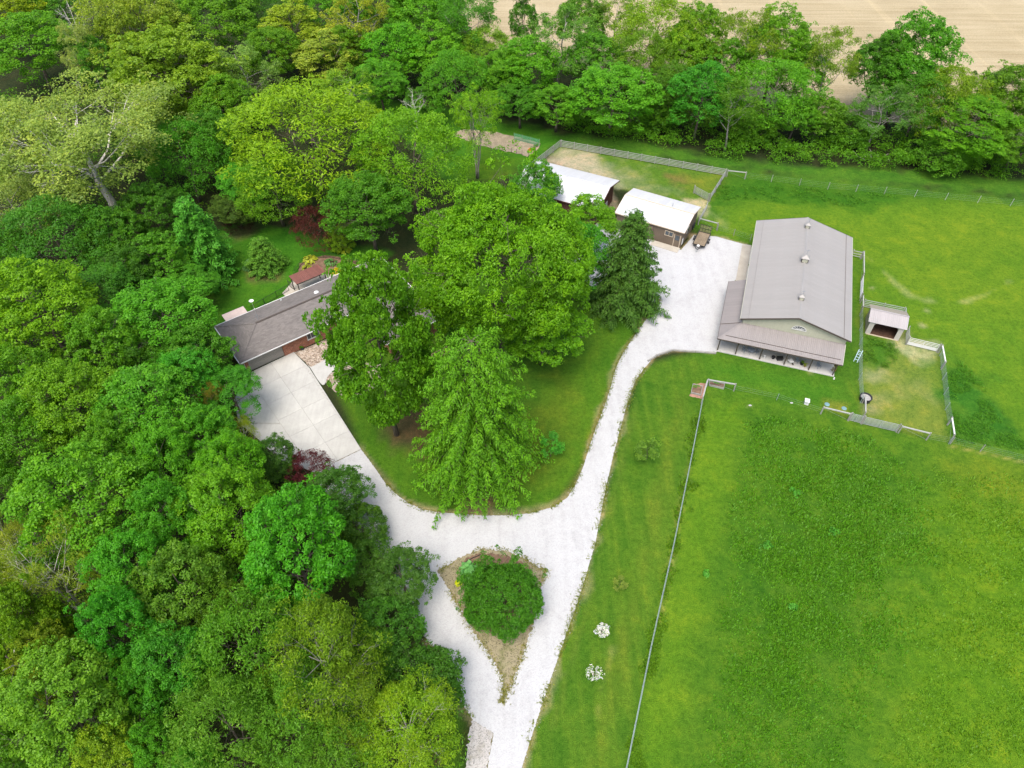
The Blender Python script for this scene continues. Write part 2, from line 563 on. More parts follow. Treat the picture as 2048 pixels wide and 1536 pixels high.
def outline(pts, step=0.5, jit=0.0, seed=1, closed=True):
    """densify a plan outline and roughen it"""
    r = random.Random(seed)
    out = []
    n = len(pts)
    for i in range(n if closed else n - 1):
        a, b = Vector(pts[i][:2]), Vector(pts[(i + 1) % n][:2])
        L = (b - a).length
        k = max(1, int(L / step))
        nrm = Vector((-(b - a).y, (b - a).x)) / max(L, 1e-6)
        for j in range(k):
            p = a.lerp(b, j / k)
            out.append(p + nrm * r.gauss(0, jit))
    return out
def smooth_poly(pts, it=2):
    for _ in range(it):
        q = []
        n = len(pts)
        for i in range(n):
            a, b = Vector(pts[i]), Vector(pts[(i + 1) % n])
            q += [a.lerp(b, 0.25), a.lerp(b, 0.75)]
        pts = q
    return pts
def sheet(name, pts, z, mat, jit=0.0, step=0.5, seed=1, kind='structure', parent=None):
    o2 = outline(pts, step, jit, seed)
    vs_ = [Vector((p.x, p.y, z)) for p in o2]
    tris = tessellate_polygon([vs_])
    me = bpy.data.meshes.new(name)
    fs = []
    for t in tris:
        a, b, c = (vs_[i] for i in t)
        fs.append(t if (b - a).cross(c - a).z > 0 else (t[0], t[2], t[1]))
    me.from_pydata([tuple(v) for v in vs_], [], fs)
    me.materials.append(mat)
    me.update()
    o = link(name, me, parent)
    if kind and parent is None:
        o['kind'] = kind
    return o

# ------------------------------------------------------------------ value noise and plan masks (numpy)
_rs = np.random.RandomState(11)
_lat = _rs.rand(256, 256)
def vnoise(x, y, s, o=0):
    x = x * s + 37.3 + o * 11.7
    y = y * s + 91.1 + o * 5.3
    xi, yi = np.floor(x).astype(int), np.floor(y).astype(int)
    fx, fy = x - xi, y - yi
    fx, fy = fx * fx * (3 - 2 * fx), fy * fy * (3 - 2 * fy)
    L = lambda a, b: _lat[a % 256, b % 256]
    return (L(xi, yi) * (1 - fx) + L(xi + 1, yi) * fx) * (1 - fy) + (L(xi, yi + 1) * (1 - fx) + L(xi + 1, yi + 1) * fx) * fy
def seg_dist(x, y, a, b):
    dx, dy = b[0] - a[0], b[1] - a[1]
    t = np.clip(((x - a[0]) * dx + (y - a[1]) * dy) / (dx * dx + dy * dy + 1e-9), 0, 1)
    return np.hypot(x - a[0] - t * dx, y - a[1] - t * dy)
def line_dist(x, y, pts):
    d = np.full(x.shape, 1e9)
    for i in range(len(pts) - 1):
        d = np.minimum(d, seg_dist(x, y, pts[i], pts[i + 1]))
    return d
def poly_sd(x, y, pts):
    """signed distance, positive inside"""
    d = np.full(x.shape, 1e9)
    ins = np.zeros(x.shape, bool)
    n = len(pts)
    for i in range(n):
        a, b = pts[i], pts[(i + 1) % n]
        d = np.minimum(d, seg_dist(x, y, a, b))
        c = ((a[1] > y) != (b[1] > y))
        with np.errstate(divide='ignore', invalid='ignore'):
            xi = (b[0] - a[0]) * (y - a[1]) / (b[1] - a[1] + 1e-12) + a[0]
        ins ^= c & (x < xi)
    return np.where(ins, d, -d)
# ------------------------------------------------------------------ ground: one sheet to the horizon, its sward mapped by plan regions
P_DRIVE = [(1035, 1560), (1043, 1536), (1085, 1405), (1118, 1310), (1150, 1220), (1172, 1150), (1190, 1090), (1203, 1020), (1215, 960), (1228, 905), (1240, 860), (1252, 815), (1262, 785), (1272, 760), (1290, 735), (1310, 712), (1345, 699), (1400, 702), (1433, 704),
           (1448, 640), (1470, 560), (1484, 559), (1497, 497), (1486, 488), (1460, 481), (1432, 473), (1412, 472), (1388, 470), (1362, 500), (1297, 478), (1225, 448), (1150, 443), (1110, 430), (1085, 450), (1130, 520), (1200, 590), (1290, 618), (1322, 596), (1308, 622),
           (1288, 645), (1262, 682), (1247, 705), (1232, 735), (1218, 785), (1206, 820), (1194, 850), (1180, 890), (1166, 935), (1152, 968), (1135, 995), (1108, 1014), (1060, 1027), (1011, 1031), (960, 1031), (911, 1027), (870, 1024), (838, 1017), (815, 1005), (795, 991), (772, 968), (755, 944), (738, 920), (722, 899),
           (628, 946), (640, 975), (670, 1000), (698, 1030), (720, 1062), (750, 1098), (775, 1135), (790, 1180), (812, 1215), (832, 1242), (845, 1268), (862, 1290), (885, 1303), (905, 1325), (916, 1365), (922, 1405), (946, 1440), (987, 1466), (975, 1536), (965, 1590), (980, 1760), (1005, 1760)]
DRIVE_W = [G(*p) for p in P_DRIVE]
P_FARSTRIP = [(1412, 472), (1432, 473), (1460, 481), (1486, 488), (1497, 497)]
LAWN = (0.058, 0.140, 0.010)
DEEP = (0.036, 0.125, 0.0065)
BRIGHT = (0.094, 0.182, 0.010)
YELL = (0.150, 0.200, 0.009)
DRY = (0.24, 0.23, 0.075)
TAN = (0.43, 0.36, 0.24)
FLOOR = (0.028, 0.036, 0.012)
STRAW = (0.40, 0.33, 0.11)

def build_ground():
    def axis(lo, hi, step, far):
        core = np.arange(lo, hi + 1e-6, step)
        up, dn = [hi], [lo]
        s = step
        while up[-1] < far:
            s *= 1.35
            up.append(up[-1] + s)
        s = step
        while dn[-1] > -far:
            s *= 1.35
            dn.append(dn[-1] - s)
        return np.concatenate([np.array(dn[:0:-1]), core, np.array(up[1:])])
    xs, ys = axis(-62, 92, 0.42, 2600), axis(6, 132, 0.42, 2600)
    X, Y = np.meshgrid(xs, ys, indexing='xy')
    x, y = X.ravel(), Y.ravel()
    nx, ny = len(xs), len(ys)
    wob = (vnoise(x, y, 0.35) - .5) * 2.4 + (vnoise(x, y, 1.1, 3) - .5) * 1.3
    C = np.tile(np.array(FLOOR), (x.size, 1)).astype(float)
    rough = np.zeros(x.size)
    mow = np.zeros(x.size)
    def lay(mask, col, rg=None, mw=None):
        nonlocal C, rough, mow
        m = mask[:, None]
        C = C * (1 - m) + np.array(col) * m
        if rg is not None:
            rough = rough * (1 - mask) + rg * mask
        if mw is not None:
            mow = mow * (1 - mask) + mw * mask
    def area(px, col, blur=0.6, wobble=1.0, amount=1.0, rg=None, mw=None, world=False):
        pts = px if world else [G(*p) for p in px]
        sd = poly_sd(x, y, pts) + wob * wobble
        lay(np.clip(sd / blur * .5 + .5, 0, 1) * amount, col, rg, mw)
    def band(px, half, col, blur=0.4, wobble=0.5, amount=1.0, world=False, rg=None):
        pts = px if world else [G(*p) for p in px]
        d = line_dist(x, y, pts)
        lay(np.clip((half - d + wob * wobble) / blur * .5 + .5, 0, 1) * amount, col, rg)
    # pastures right of the drive and north of the barns
    area([(1000, 1800), (1043, 1536), (1290, 735), (1430, 690), (1400, 470), (1180, 300), (1460, 338), (2048, 396), (3200, 470), (4200, 1900)], LAWN, 1.0, 0.3, mw=0.0, rg=0.15)
    area([(1395, 440), (1500, 395), (1700, 400), (2048, 408), (3200, 500), (3200, 1000), (1960, 900), (1870, 690), (1730, 600), (1715, 500), (1500, 480), (1420, 470)], BRIGHT, 2.0, 1.0, rg=0.12)
    area([(1700, 470), (1850, 430), (2048, 450), (2600, 520), (2400, 760), (2000, 640), (1850, 590), (1760, 540)], (0.112, 0.192, 0.010), 4.0, 1.5, 0.8)
    area([(1440, 372), (1500, 362), (1640, 378), (1790, 392), (1800, 408), (1700, 420), (1600, 405), (1480, 402), (1425, 408)], DEEP, 1.6, 1.2, 0.85, rg=0.7)
    area([(1100, 310), (1118, 288), (1450, 344), (1422, 402), (1395, 420), (1250, 380)], (0.085, 0.165, 0.016), 0.8, 0.3, rg=0.3)
    area([(1085, 322), (1122, 297), (1195, 308), (1215, 330), (1240, 372), (1110, 330)], (0.40, 0.345, 0.25), 1.6, 1.0, 0.9)
    area([(1190, 318), (1300, 352), (1345, 380), (1310, 392), (1225, 365)], (0.30, 0.28, 0.16), 2.5, 2.2, 0.55)
    area([(1318, 345), (1365, 348), (1400, 362), (1370, 374), (1335, 368)], (0.20, 0.125, 0.05), 1.2, 1.2, 0.75)
    area([(1350, 345), (1440, 352), (1425, 385), (1380, 380)], (0.17, 0.19, 0.02), 1.5, 1.0, 0.6)
    area([(1370, 400), (1405, 405), (1415, 422), (1398, 438), (1380, 415)], TAN, 0.8, 1.2, 0.85)
    area([(1400, 412), (1440, 428), (1450, 446), (1425, 440)], (0.36, 0.34, 0.16), 1.2, 1.3, 0.5)
    area([(1225, 385), (1238, 420), (1210, 425), (1218, 395)], (0.34, 0.27, 0.18), 0.8, 0.7, 0.9)
    # strip of grass in front of the hedgerow
    area([(1122, 285), (1460, 338), (2048, 395), (3000, 470), (3000, 430), (2048, 355), (1700, 335), (1460, 318), (1300, 288), (1130, 262)], (0.060, 0.150, 0.012), 1.2, 1.0, rg=0.6)
    # small horse pen
    pen = [(1722, 612), (1800, 625), (1818, 680), (1878, 690), (1902, 882), (1724, 845), (1718, 760)]
    area(pen, (0.138, 0.190, 0.028), 0.8, 0.3, rg=0.35)
    area([(1724, 668), (1790, 690), (1806, 700), (1780, 735), (1728, 740)], (0.052, 0.150, 0.010), 1.0, 1.0, 0.9, rg=0.8)
    area([(1810, 685), (1872, 692), (1875, 712), (1838, 722), (1808, 706)], (0.44, 0.40, 0.24), 1.0, 1.4, 0.65)
    area([(1726, 738), (1766, 742), (1750, 760), (1728, 765)], (0.36, 0.32, 0.16), 0.8, 1.2, 0.6)
    area([(1728, 775), (1765, 785), (1764, 820), (1735, 820)], (0.36, 0.30, 0.18), 1.2, 1.8, 0.5)
    area([(1790, 740), (1850, 765), (1862, 800), (1800, 790)], (0.30, 0.28, 0.12), 2.0, 2.2, 0.4)
    area([(1852, 730), (1880, 740), (1885, 790), (1858, 770)], (0.075, 0.165, 0.012), 1.5, 1.2, 0.7)
    # rank growth east of the pen
    area([(1882, 700), (1925, 720), (1965, 770), (1990, 830), (2048, 880), (2120, 930), (2040, 918), (1908, 885)], (0.036, 0.135, 0.011), 1.6, 1.6, 0.95, rg=1.0)
    # lower pasture
    low = [(1412, 790), (1500, 776), (1640, 832), (1780, 865), (1900, 890), (2048, 925), (3400, 1250), (4200, 2200), (1180, 1800), (1250, 1536), (1340, 1090)]
    area(low, (0.076, 0.162, 0.010), 0.6, 0.2, rg=0.45)
    area([(1490, 850), (1560, 830), (1740, 880), (1860, 960), (1880, 1100), (1830, 1300), (1700, 1500), (1690, 1800), (1360, 1800), (1420, 1420), (1450, 1180), (1455, 1020)], (0.050, 0.132, 0.0075), 7.0, 2.6, 0.62, rg=1.0)
    area([(1560, 930), (1700, 900), (1760, 1060), (1700, 1180), (1600, 1200), (1540, 1080)], (0.042, 0.118, 0.007), 6.0, 2.4, 0.5)
    area([(1880, 1000), (2100, 960), (2600, 1100), (2500, 1700), (1850, 1700), (1780, 1380)], (0.098, 0.190, 0.0065), 4.0, 2.0, 0.75, rg=0.5)
    area([(1895, 905), (2048, 935), (2300, 1000), (2200, 1080), (2000, 1010), (1890, 940)], (0.135, 0.18, 0.012), 4, 1.5, 0.6, rg=0.5)
    area([(1398, 830), (1480, 810), (1450, 1000), (1410, 1200), (1330, 1536), (1262, 1536), (1345, 1110)], (0.092, 0.185, 0.009), 1.0, 0.8, 0.8, rg=0.25)
    band([(1375, 905), (1352, 1060)], 0.10, STRAW, 0.35, 0.28, 0.6)
    band([(1345, 1110), (1320, 1230), (1300, 1310)], 0.0, STRAW, 0.3, 0.28, 0.5)
    band([(1900, 893), (1970, 906), (2060, 928), (2300, 985)], 0.10, STRAW, 0.25, 0.12, 0.8)
    # mown strip between the drive and the long fence
    strip = [(1043, 1560), (1085, 1405), (1190, 1090), (1240, 860), (1290, 740), (1345, 712), (1436, 710), (1480, 722), (1672, 762), (1720, 700), (1722, 845), (1640, 826), (1480, 778), (1412, 790), (1340, 1090), (1250, 1536), (1180, 1800), (1010, 1800)]
    area(strip, (0.070, 0.150, 0.011), 0.5, 0.15, mw=1.0, rg=0.0)
    area([(1420, 715), (1480, 728), (1668, 765), (1690, 812), (1640, 818), (1470, 775), (1420, 760)], (0.050, 0.155, 0.009), 2.0, 0.8, 0.8, mw=0.3)
    band([(1365, 800), (1330, 930), (1285, 1140), (1235, 1330), (1190, 1536)], 0.35, (0.125, 0.165, 0.016), 0.9, 0.5, 0.5)
    band([(1275, 800), (1248, 900), (1215, 1040), (1170, 1230), (1105, 1450)], 0.05, (0.15, 0.17, 0.03), 0.5, 0.25, 0.45)
    band([(1222, 1300), (1200, 1390), (1180, 1536)], -0.1, (0.30, 0.28, 0.09), 0.4, 0.4, 0.6)
    area([(1648, 800), (1694, 808), (1690, 830), (1645, 818)], (0.19, 0.205, 0.025), 0.5, 0.3, 0.9)
    # lawns round the house, and the plot of grass by the garden
    area([(640, 700), (712, 869), (722, 899), (795, 992), (870, 1025), (1011, 1032), (1108, 1015), (1166, 935), (1218, 785), (1262, 682), (1322, 590), (1180, 545), (900, 560)], (0.066, 0.152, 0.009), 0.6, 0.1, mw=0.45, rg=0.15)
    area([(905, 640), (1180, 640), (1110, 860), (1050, 900), (900, 720)], (0.050, 0.125, 0.010), 3, 2, 0.6)
    area([(1040, 820), (1130, 760), (1150, 830), (1095, 960), (1030, 930)], (0.105, 0.150, 0.012), 2.5, 1.8, 0.7)
    band([(1262, 690), (1235, 745), (1215, 800), (1190, 870), (1168, 940), (1130, 1002), (1060, 1033)], 0.35, (0.19, 0.185, 0.035), 0.7, 0.3, 0.75)
    area([(770, 840), (850, 825), (900, 880), (850, 925), (790, 900)], (0.135, 0.085, 0.048), 1.2, 1.2, 0.85)
    area([(925, 1005), (985, 1000), (975, 1030), (930, 1030)], (0.17, 0.115, 0.07), 0.7, 0.6, 0.9)
    area([(410, 470), (470, 448), (540, 452), (640, 478), (780, 505), (760, 540), (600, 590), (450, 670), (408, 640), (425, 560)], (0.045, 0.150, 0.0085), 0.8, 0.8, mw=0.3)
    area([(415, 560), (500, 560), (560, 590), (440, 650), (405, 640)], (0.060, 0.155, 0.009), 2.0, 1.5, 0.6)
    area([(490, 540), (560, 545), (555, 562), (500, 560)], (0.12, 0.09, 0.04), 0.8, 0.6, 0.8)
    area([(455, 470), (500, 448), (525, 455), (480, 478)], (0.10, 0.07, 0.045), 1.0, 0.8, 0.7)
    area([(720, 195), (880, 215), (1100, 262), (1122, 290), (1070, 330), (900, 370), (840, 300)], (0.052, 0.160, 0.009), 1.2, 1.0, mw=0.2)
    area([(940, 300), (1050, 315), (1020, 350), (930, 370)], (0.10, 0.19, 0.009), 1.5, 1.0, 0.7)
    # grassy verge under the wood along the left drive
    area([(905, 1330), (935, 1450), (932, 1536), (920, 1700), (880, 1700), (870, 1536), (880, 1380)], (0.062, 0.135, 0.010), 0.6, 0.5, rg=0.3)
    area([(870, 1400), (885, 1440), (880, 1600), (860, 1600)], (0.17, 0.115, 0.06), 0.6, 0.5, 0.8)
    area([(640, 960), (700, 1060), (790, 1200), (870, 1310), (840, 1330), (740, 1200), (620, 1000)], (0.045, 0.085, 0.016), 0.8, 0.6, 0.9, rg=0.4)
    # worn horse track across the upper pasture
    band([(1712, 505), (1740, 518), (1765, 540), (1790, 568), (1820, 590), (1850, 600), (1895, 606), (1935, 603), (1980, 585), (2015, 565)], -0.12, (0.40, 0.38, 0.17), 0.5, 0.6, 0.36)
    for sx, sy in ((1855, 622), (1845, 652), (1745, 575), (1620, 742), (1500, 812)):
        p = G(sx, sy)
        d = np.hypot(x - p.x, y - p.y)
        lay(np.clip((0.55 - d + wob * 0.3) * 1.4, 0, 1) * 0.75, (0.36, 0.34, 0.17))
    # dry, stony margin where turf meets gravel
    sdv = poly_sd(x, y, [(p.x, p.y) for p in DRIVE_W])
    edge = np.clip(1.1 - np.abs(sdv) / (0.18 + 1.1 * vnoise(x, y, .7, 12) ** 2) + wob * 0.25, 0, 1) * 0.7
    lay(edge, (0.34, 0.27, 0.15))
    V = np.stack([x, y, np.zeros_like(x)], 1)
    idx = np.arange(nx * ny).reshape(ny, nx)
    Q = np.stack([idx[:-1, :-1], idx[:-1, 1:], idx[1:, 1:], idx[1:, :-1]], -1).reshape(-1, 4)
    me = bpy.data.meshes.new("ground")
    me.vertices.add(len(V))
    me.vertices.foreach_set("co", V.reshape(-1).astype(np.float32))
    me.loops.add(Q.size)
    me.loops.foreach_set("vertex_index", Q.reshape(-1).astype(np.int32))
    me.polygons.add(len(Q))
    me.polygons.foreach_set("loop_start", np.arange(0, Q.size, 4, dtype=np.int32))
    me.update(calc_edges=True)
    a = me.attributes.new("base_col", 'FLOAT_COLOR', 'POINT')
    a.data.foreach_set("color", np.concatenate([C, np.ones((len(C), 1))], 1).reshape(-1).astype(np.float32))
    for nm, arr in (("rough_grass", rough), ("mown", mow)):
        a = me.attributes.new(nm, 'FLOAT', 'POINT')
        a.data.foreach_set("value", arr.astype(np.float32))
    me.materials.append(M['ground'])
    o = link("ground", me)
    o['kind'] = 'structure'
    return o
build_ground()

# stubble field beyond the hedgerow
fb = [G(*p) for p in ((930, 40), (985, 95), (1200, 150), (1420, 190), (1700, 235), (2048, 285), (2500, 350))]
field = [(p.x, p.y) for p in fb] + [(700, 180), (900, 700), (-30, 700), (-14, 220)]
sheet("crop_field", field, 0.03, M['crop'], 0.35, 1.2, 5)

# white gravel drive, the coarser apron at its foot, and the planted island
gd = [(p.x, p.y) for p in DRIVE_W]
sheet("gravel_drive", gd, 0.02, M['gravel'], 0.02, 0.14, 2)
sheet("gravel_apron", [(p.x, p.y) for p in GP([(946, 1440), (987, 1466), (975, 1536), (968, 1600), (930, 1600), (932, 1536), (936, 1470)])], 0.012, M['coarse_gravel'], 0.07, 0.16, 3)
P_ISLAND = [(875, 1141), (898, 1129), (922, 1114), (940, 1106), (965, 1098), (1010, 1102), (1034, 1110), (1054, 1119), (1066, 1129), (1080, 1136), (1093, 1138), (1086, 1165), (1076, 1210), (1061, 1260), (1042, 1320), (1022, 1372), (1004, 1408), (1007, 1362), (986, 1320), (952, 1270), (921, 1220), (896, 1178)]
ISL = [(p.x, p.y) for p in GP(P_ISLAND)]
sheet("island_verge", ISL, 0.034, M['gravelly_turf'], 0.07, 0.16, 4)
P_BED = [(920, 1128), (940, 1112), (965, 1106), (1008, 1110), (1035, 1120), (1056, 1130), (1066, 1160), (1055, 1215), (1020, 1270), (985, 1270), (950, 1235), (930, 1190)]
sheet("island_soil", [(p.x, p.y) for p in GP(P_BED)], 0.05, M['soil'], 0.08, 0.2, 6)

# poured concrete: parking pad in jointed slabs, walk, barn apron
def quad_pt(a, b, c, d, u, v):
    return a.lerp(b, u).lerp(d.lerp(c, u), v)
pad = bpy.data.objects.new("concrete_drive", None)
COL.objects.link(pad)
pad['kind'] = 'structure'
pa, pb, pc, pd = G(628, 945), G(722, 899), G(588, 704), G(494, 749)
pa2 = G(575, 978)
sheet("joint_base", [(p.x, p.y) for p in GP([(494, 750), (588, 705), (619, 736), (722, 898), (628, 944), (560, 920), (505, 868), (476, 845), (470, 800)])], 0.03, M['joint'], parent=pad)
rows = 6
fld = G(470, 800), G(476, 845), G(505, 868), G(560, 920)
for r in range(rows):
    v0, v1 = r / rows + 0.0006, (r + 1) / rows - 0.0006
    for c in range(2):
        u0, u1 = (0.0, 0.4985) if c == 0 else (0.5015, 1.0)
        q = [quad_pt(pa, pb, pc, pd, u, v) for u, v in ((u0, v0), (u1, v0), (u1, v1), (u0, v1))]
        MB().prism([(p.x, p.y) for p in q], 0.035, 0.09).build("slab", M['concrete'], pad)
for q in ([G(494, 750), G(560, 847), G(478, 846), G(469, 800)], [G(562, 850), G(626, 944), G(562, 920), G(506, 868), G(480, 848)]):
    MB().prism([(p.x, p.y) for p in q], 0.033, 0.085).build("slab", M['concrete'], pad)
walk_pts = [(p.x, p.y) for p in smooth_poly(GP([(616, 728), (618, 737), (640, 726), (690, 696), (712, 702), (700, 726), (668, 742), (654, 754), (650, 772), (640, 768)]), 2)]
w = MB().prism(walk_pts, 0.01, 0.085).build("walkway", M['concrete'])
w['kind'] = 'structure'
patio = MB().prism([(p.x, p.y) for p in smooth_poly(GP([(560, 592), (578, 572), (590, 556), (640, 549), (680, 548), (690, 552), (610, 600)]), 1)], 0.01, 0.07).build("patio", M['warm_concrete'])
patio['kind'] = 'structure'

# river stone beds by the house front
def scatter_stones(name, polys, n, r0, r1, mat, z=0.03, seed=1, label=None):
    rs = np.random.RandomState(seed)
    ico = [(0, 0, 1), (0.9, 0, .25), (.28, .86, .25), (-.73, .53, .25), (-.73, -.53, .25), (.28, -.86, .25)]
    fc = [(0, 1, 2), (0, 2, 3), (0, 3, 4), (0, 4, 5), (0, 5, 1)]
    V, F = [], []
    for poly in polys:
        px = [p[0] for p in poly]
        py = [p[1] for p in poly]
        xs = rs.uniform(min(px), max(px), n * 3)
        ys = rs.uniform(min(py), max(py), n * 3)
        ok = poly_sd(xs, ys, poly) > 0.03
        for x_, y_ in list(zip(xs[ok], ys[ok]))[:n]:
            r = rs.uniform(r0, r1)
            a = rs.uniform(0, 6.28)
            sx, sy, sz = r * rs.uniform(.8, 1.4), r * rs.uniform(.6, 1.0), r * rs.uniform(.5, .8)
            i = len(V)
            for vx, vy, vz in ico:
                qx, qy = vx * sx, vy * sy
                V.append((x_ + qx * math.cos(a) - qy * math.sin(a), y_ + qx * math.sin(a) + qy * math.cos(a), z + vz * sz))
            F += [(i + p, i + q, i + s) for p, q, s in fc]
    me = bpy.data.meshes.new(name)
    me.from_pydata(V, [], F)
    me.materials.append(mat)
    o = link(name, me)
    o['kind'] = 'stuff'
    if label:
        o['label'] = label
    return o
def stone_mat():
    m, nt, b = new_mat("river_stones")
    co = objco(nt)
    v = N(nt, "ShaderNodeTexVoronoi")
    v.inputs["Scale"].default_value = 5.0
    nt.links.new(co, v.inputs["Vector"])
    sc_ = N(nt, "ShaderNodeSeparateColor")
    nt.links.new(v.outputs["Color"], sc_.inputs[0])
    r = ramp(nt, sc_.outputs[0], [(0.0, (0.12, 0.085, 0.06)), (0.35, (0.28, 0.22, 0.16)), (0.7, (0.38, 0.315, 0.25)), (1.0, (0.45, 0.40, 0.34))])
    nt.links.new(r.outputs[0], b.inputs["Base Color"])
    b.inputs["Roughness"].default_value = 0.8
    return m
M['stones'] = stone_mat()
beds = [GP([(590, 706), (640, 684), (700, 660), (712, 690), (690, 696), (652, 724), (621, 734)]), GP([(646, 759), (656, 752), (670, 742), (702, 728), (760, 720), (780, 760), (700, 800), (668, 782)])]
for i, b_ in enumerate(beds):
    sheet("stone_bed", [(p.x, p.y) for p in b_], 0.015, M['stone'], 0.05, 0.3, 8 + i)
scatter_stones("river_stones", [[(p.x, p.y) for p in b_] for b_ in beds], 2600, 0.05, 0.13, M['stones'], 0.02, 3, "rounded tan and grey river stones filling the beds by the house front")
# loose gravel kicked out along both edges of the drive
def edge_strip(pts, half):
    L, R = [], []
    for i, p in enumerate(pts):
        a, b = pts[max(i - 1, 0)], pts[min(i + 1, len(pts) - 1)]
        d = Vector((b[0] - a[0], b[1] - a[1])).normalized()
        nn = Vector((-d.y, d.x)) * half
        L.append((p[0] + nn.x, p[1] + nn.y))
        R.append((p[0] - nn.x, p[1] - nn.y))
    return L + R[::-1]
scatter_stones("loose_gravel", [edge_strip(gd[1:17], 0.45), edge_strip(gd[38:58], 0.35), edge_strip(gd[64:78], 0.4)], 1500, 0.02, 0.055, M['gravel'], 0.01, 4, "loose white gravel scattered along the drive edges")

# vegetable plot
P_PLOT = [(905, 270), (925, 258), (985, 263), (1040, 276), (1083, 287), (1072, 302), (1054, 314), (1030, 306), (1000, 300), (955, 290)]
sheet("garden_plot", [(p.x, p.y) for p in GP(P_PLOT)], 0.03, M['garden_soil'], 0.12, 0.4, 9)
# curved bed behind the patio
P_CBED = [(592, 556), (600, 528), (626, 514), (660, 511), (700, 518), (740, 528), (748, 540), (700, 560), (640, 560)]
sheet("patio_bed", [(p.x, p.y) for p in GP(P_CBED)], 0.02, M['soil'], 0.08, 0.3, 10)
# ------------------------------------------------------------------ trees: limbs grown as tapered tubes, crowns as leaf-sized faces in shoots and boughs
def unit(v):
    return v / np.maximum(np.linalg.norm(v, axis=-1, keepdims=True), 1e-9)
def leaf_quads(P, Nrm, size, aspect, rs, droop=0.0, fixed_dir=None):
    """diamond leaves at P with normals Nrm; returns (n,4,3)"""
    n = len(P)
    t = unit(np.cross(Nrm, rs.normal(size=(n, 3)))) if fixed_dir is None else unit(fixed_dir + rs.normal(size=(n, 3)) * 0.25)
    bt = unit(np.cross(Nrm, t))
    s = (size * rs.uniform(0.7, 1.3, n))[:, None]
    tip = P + t * s
    tip[:, 2] -= droop * s[:, 0]
    base = P - t * s * 0.9
    mid = P + Nrm * s * 0.18
    return np.stack([base, mid + bt * s * aspect, tip, mid - bt * s * aspect], 1)

def grow_limbs(rs, H, R, trunk_r, fork, n_limb, cz, Rz, spread=1.0, twig=3, multi=1, sides=7, lean=0.0, lo=0.45):
    """trunk, limbs, branches and twigs of one tree; returns the builder and the tips"""
    mb = MB()
    tips = []
    for m_ in range(multi):
        a0 = rs.uniform(0, 6.28)
        off = Vector((math.cos(a0), math.sin(a0), 0)) * (0.0 if multi == 1 else trunk_r * 1.6)
        lnv = Vector((math.cos(a0), math.sin(a0), 0)) * (lean * H if multi == 1 else R * 0.35)
        top = H * rs.uniform(0.80, 0.9)
        pts, rad = [], []
        for k in range(7):
            u = k / 6
            pts.append(off + lnv * (u ** 1.4) + Vector((rs.normal() * .08 * R * u, rs.normal() * .08 * R * u, top * u - 0.15)))
            rad.append(trunk_r * (1.25 if k == 0 else 1.0) * (1 - 0.86 * u))
        mb.tube(pts, rad, sides)
        for l in range(n_limb):
            u = fork + (0.92 - fork) * (l + rs.uniform(0, .8)) / n_limb
            k = min(5, int(u * 6))
            f = u * 6 - k
            b = pts[k].lerp(pts[k + 1], f)
            az = a0 + l * 2.4 + rs.uniform(-.4, .4)
            ele = rs.uniform(-0.35, 0.55) if u < 0.6 else rs.uniform(0.1, 0.95)
            end = Vector((math.cos(az) * R * .8 * math.cos(ele) * spread, math.sin(az) * R * .8 * math.cos(ele) * spread, cz + Rz * .8 * math.sin(ele))) + lnv * 0.5
            if end.z < b.z + 0.3:
                end.z = b.z + rs.uniform(.2, 1.0)
            r0 = trunk_r * (1 - .8 * u) * 0.62
            mid = b.lerp(end, .45) + Vector((rs.normal() * .06 * R, rs.normal() * .06 * R, -0.05 * R + .1 * R * rs.uniform(-1, 1)))
            lp = [b, b.lerp(mid, .6), mid, mid.lerp(end, .55), end]
            mb.tube(lp, [r0, r0 * .8, r0 * .6, r0 * .42, r0 * .16], 5)
            tips.append(end)
            for s_ in range(5):
                v = rs.uniform(.35, .95)
                q = lp[1].lerp(lp[4], v)
                d = Vector((rs.normal(), rs.normal(), rs.uniform(-.2, 1.0))).normalized()
                od = Vector((q.x, q.y, (q.z - cz) * .8))
                d = (d + (od.normalized() if od.length > .01 else d) * .9).normalized()
                L = R * rs.uniform(.22, .42)
                e = q + d * L
                mb.tube([q, q.lerp(e, .5) + Vector((rs.normal(), rs.normal(), rs.normal())) * .04 * R, e], [r0 * .34, r0 * .22, r0 * .08], 4)
                tips.append(e)
                for t_ in range(twig):
                    d2 = (d + Vector((rs.normal(), rs.normal(), rs.normal())) * .7).normalized()
                    q2 = q.lerp(e, rs.uniform(.4, 1))
                    e2 = q2 + d2 * L * rs.uniform(.4, .8)
                    mb.tube([q2, e2], [r0 * .12, r0 * .03], 3, cap=False)
                    tips.append(e2)
    return mb, tips

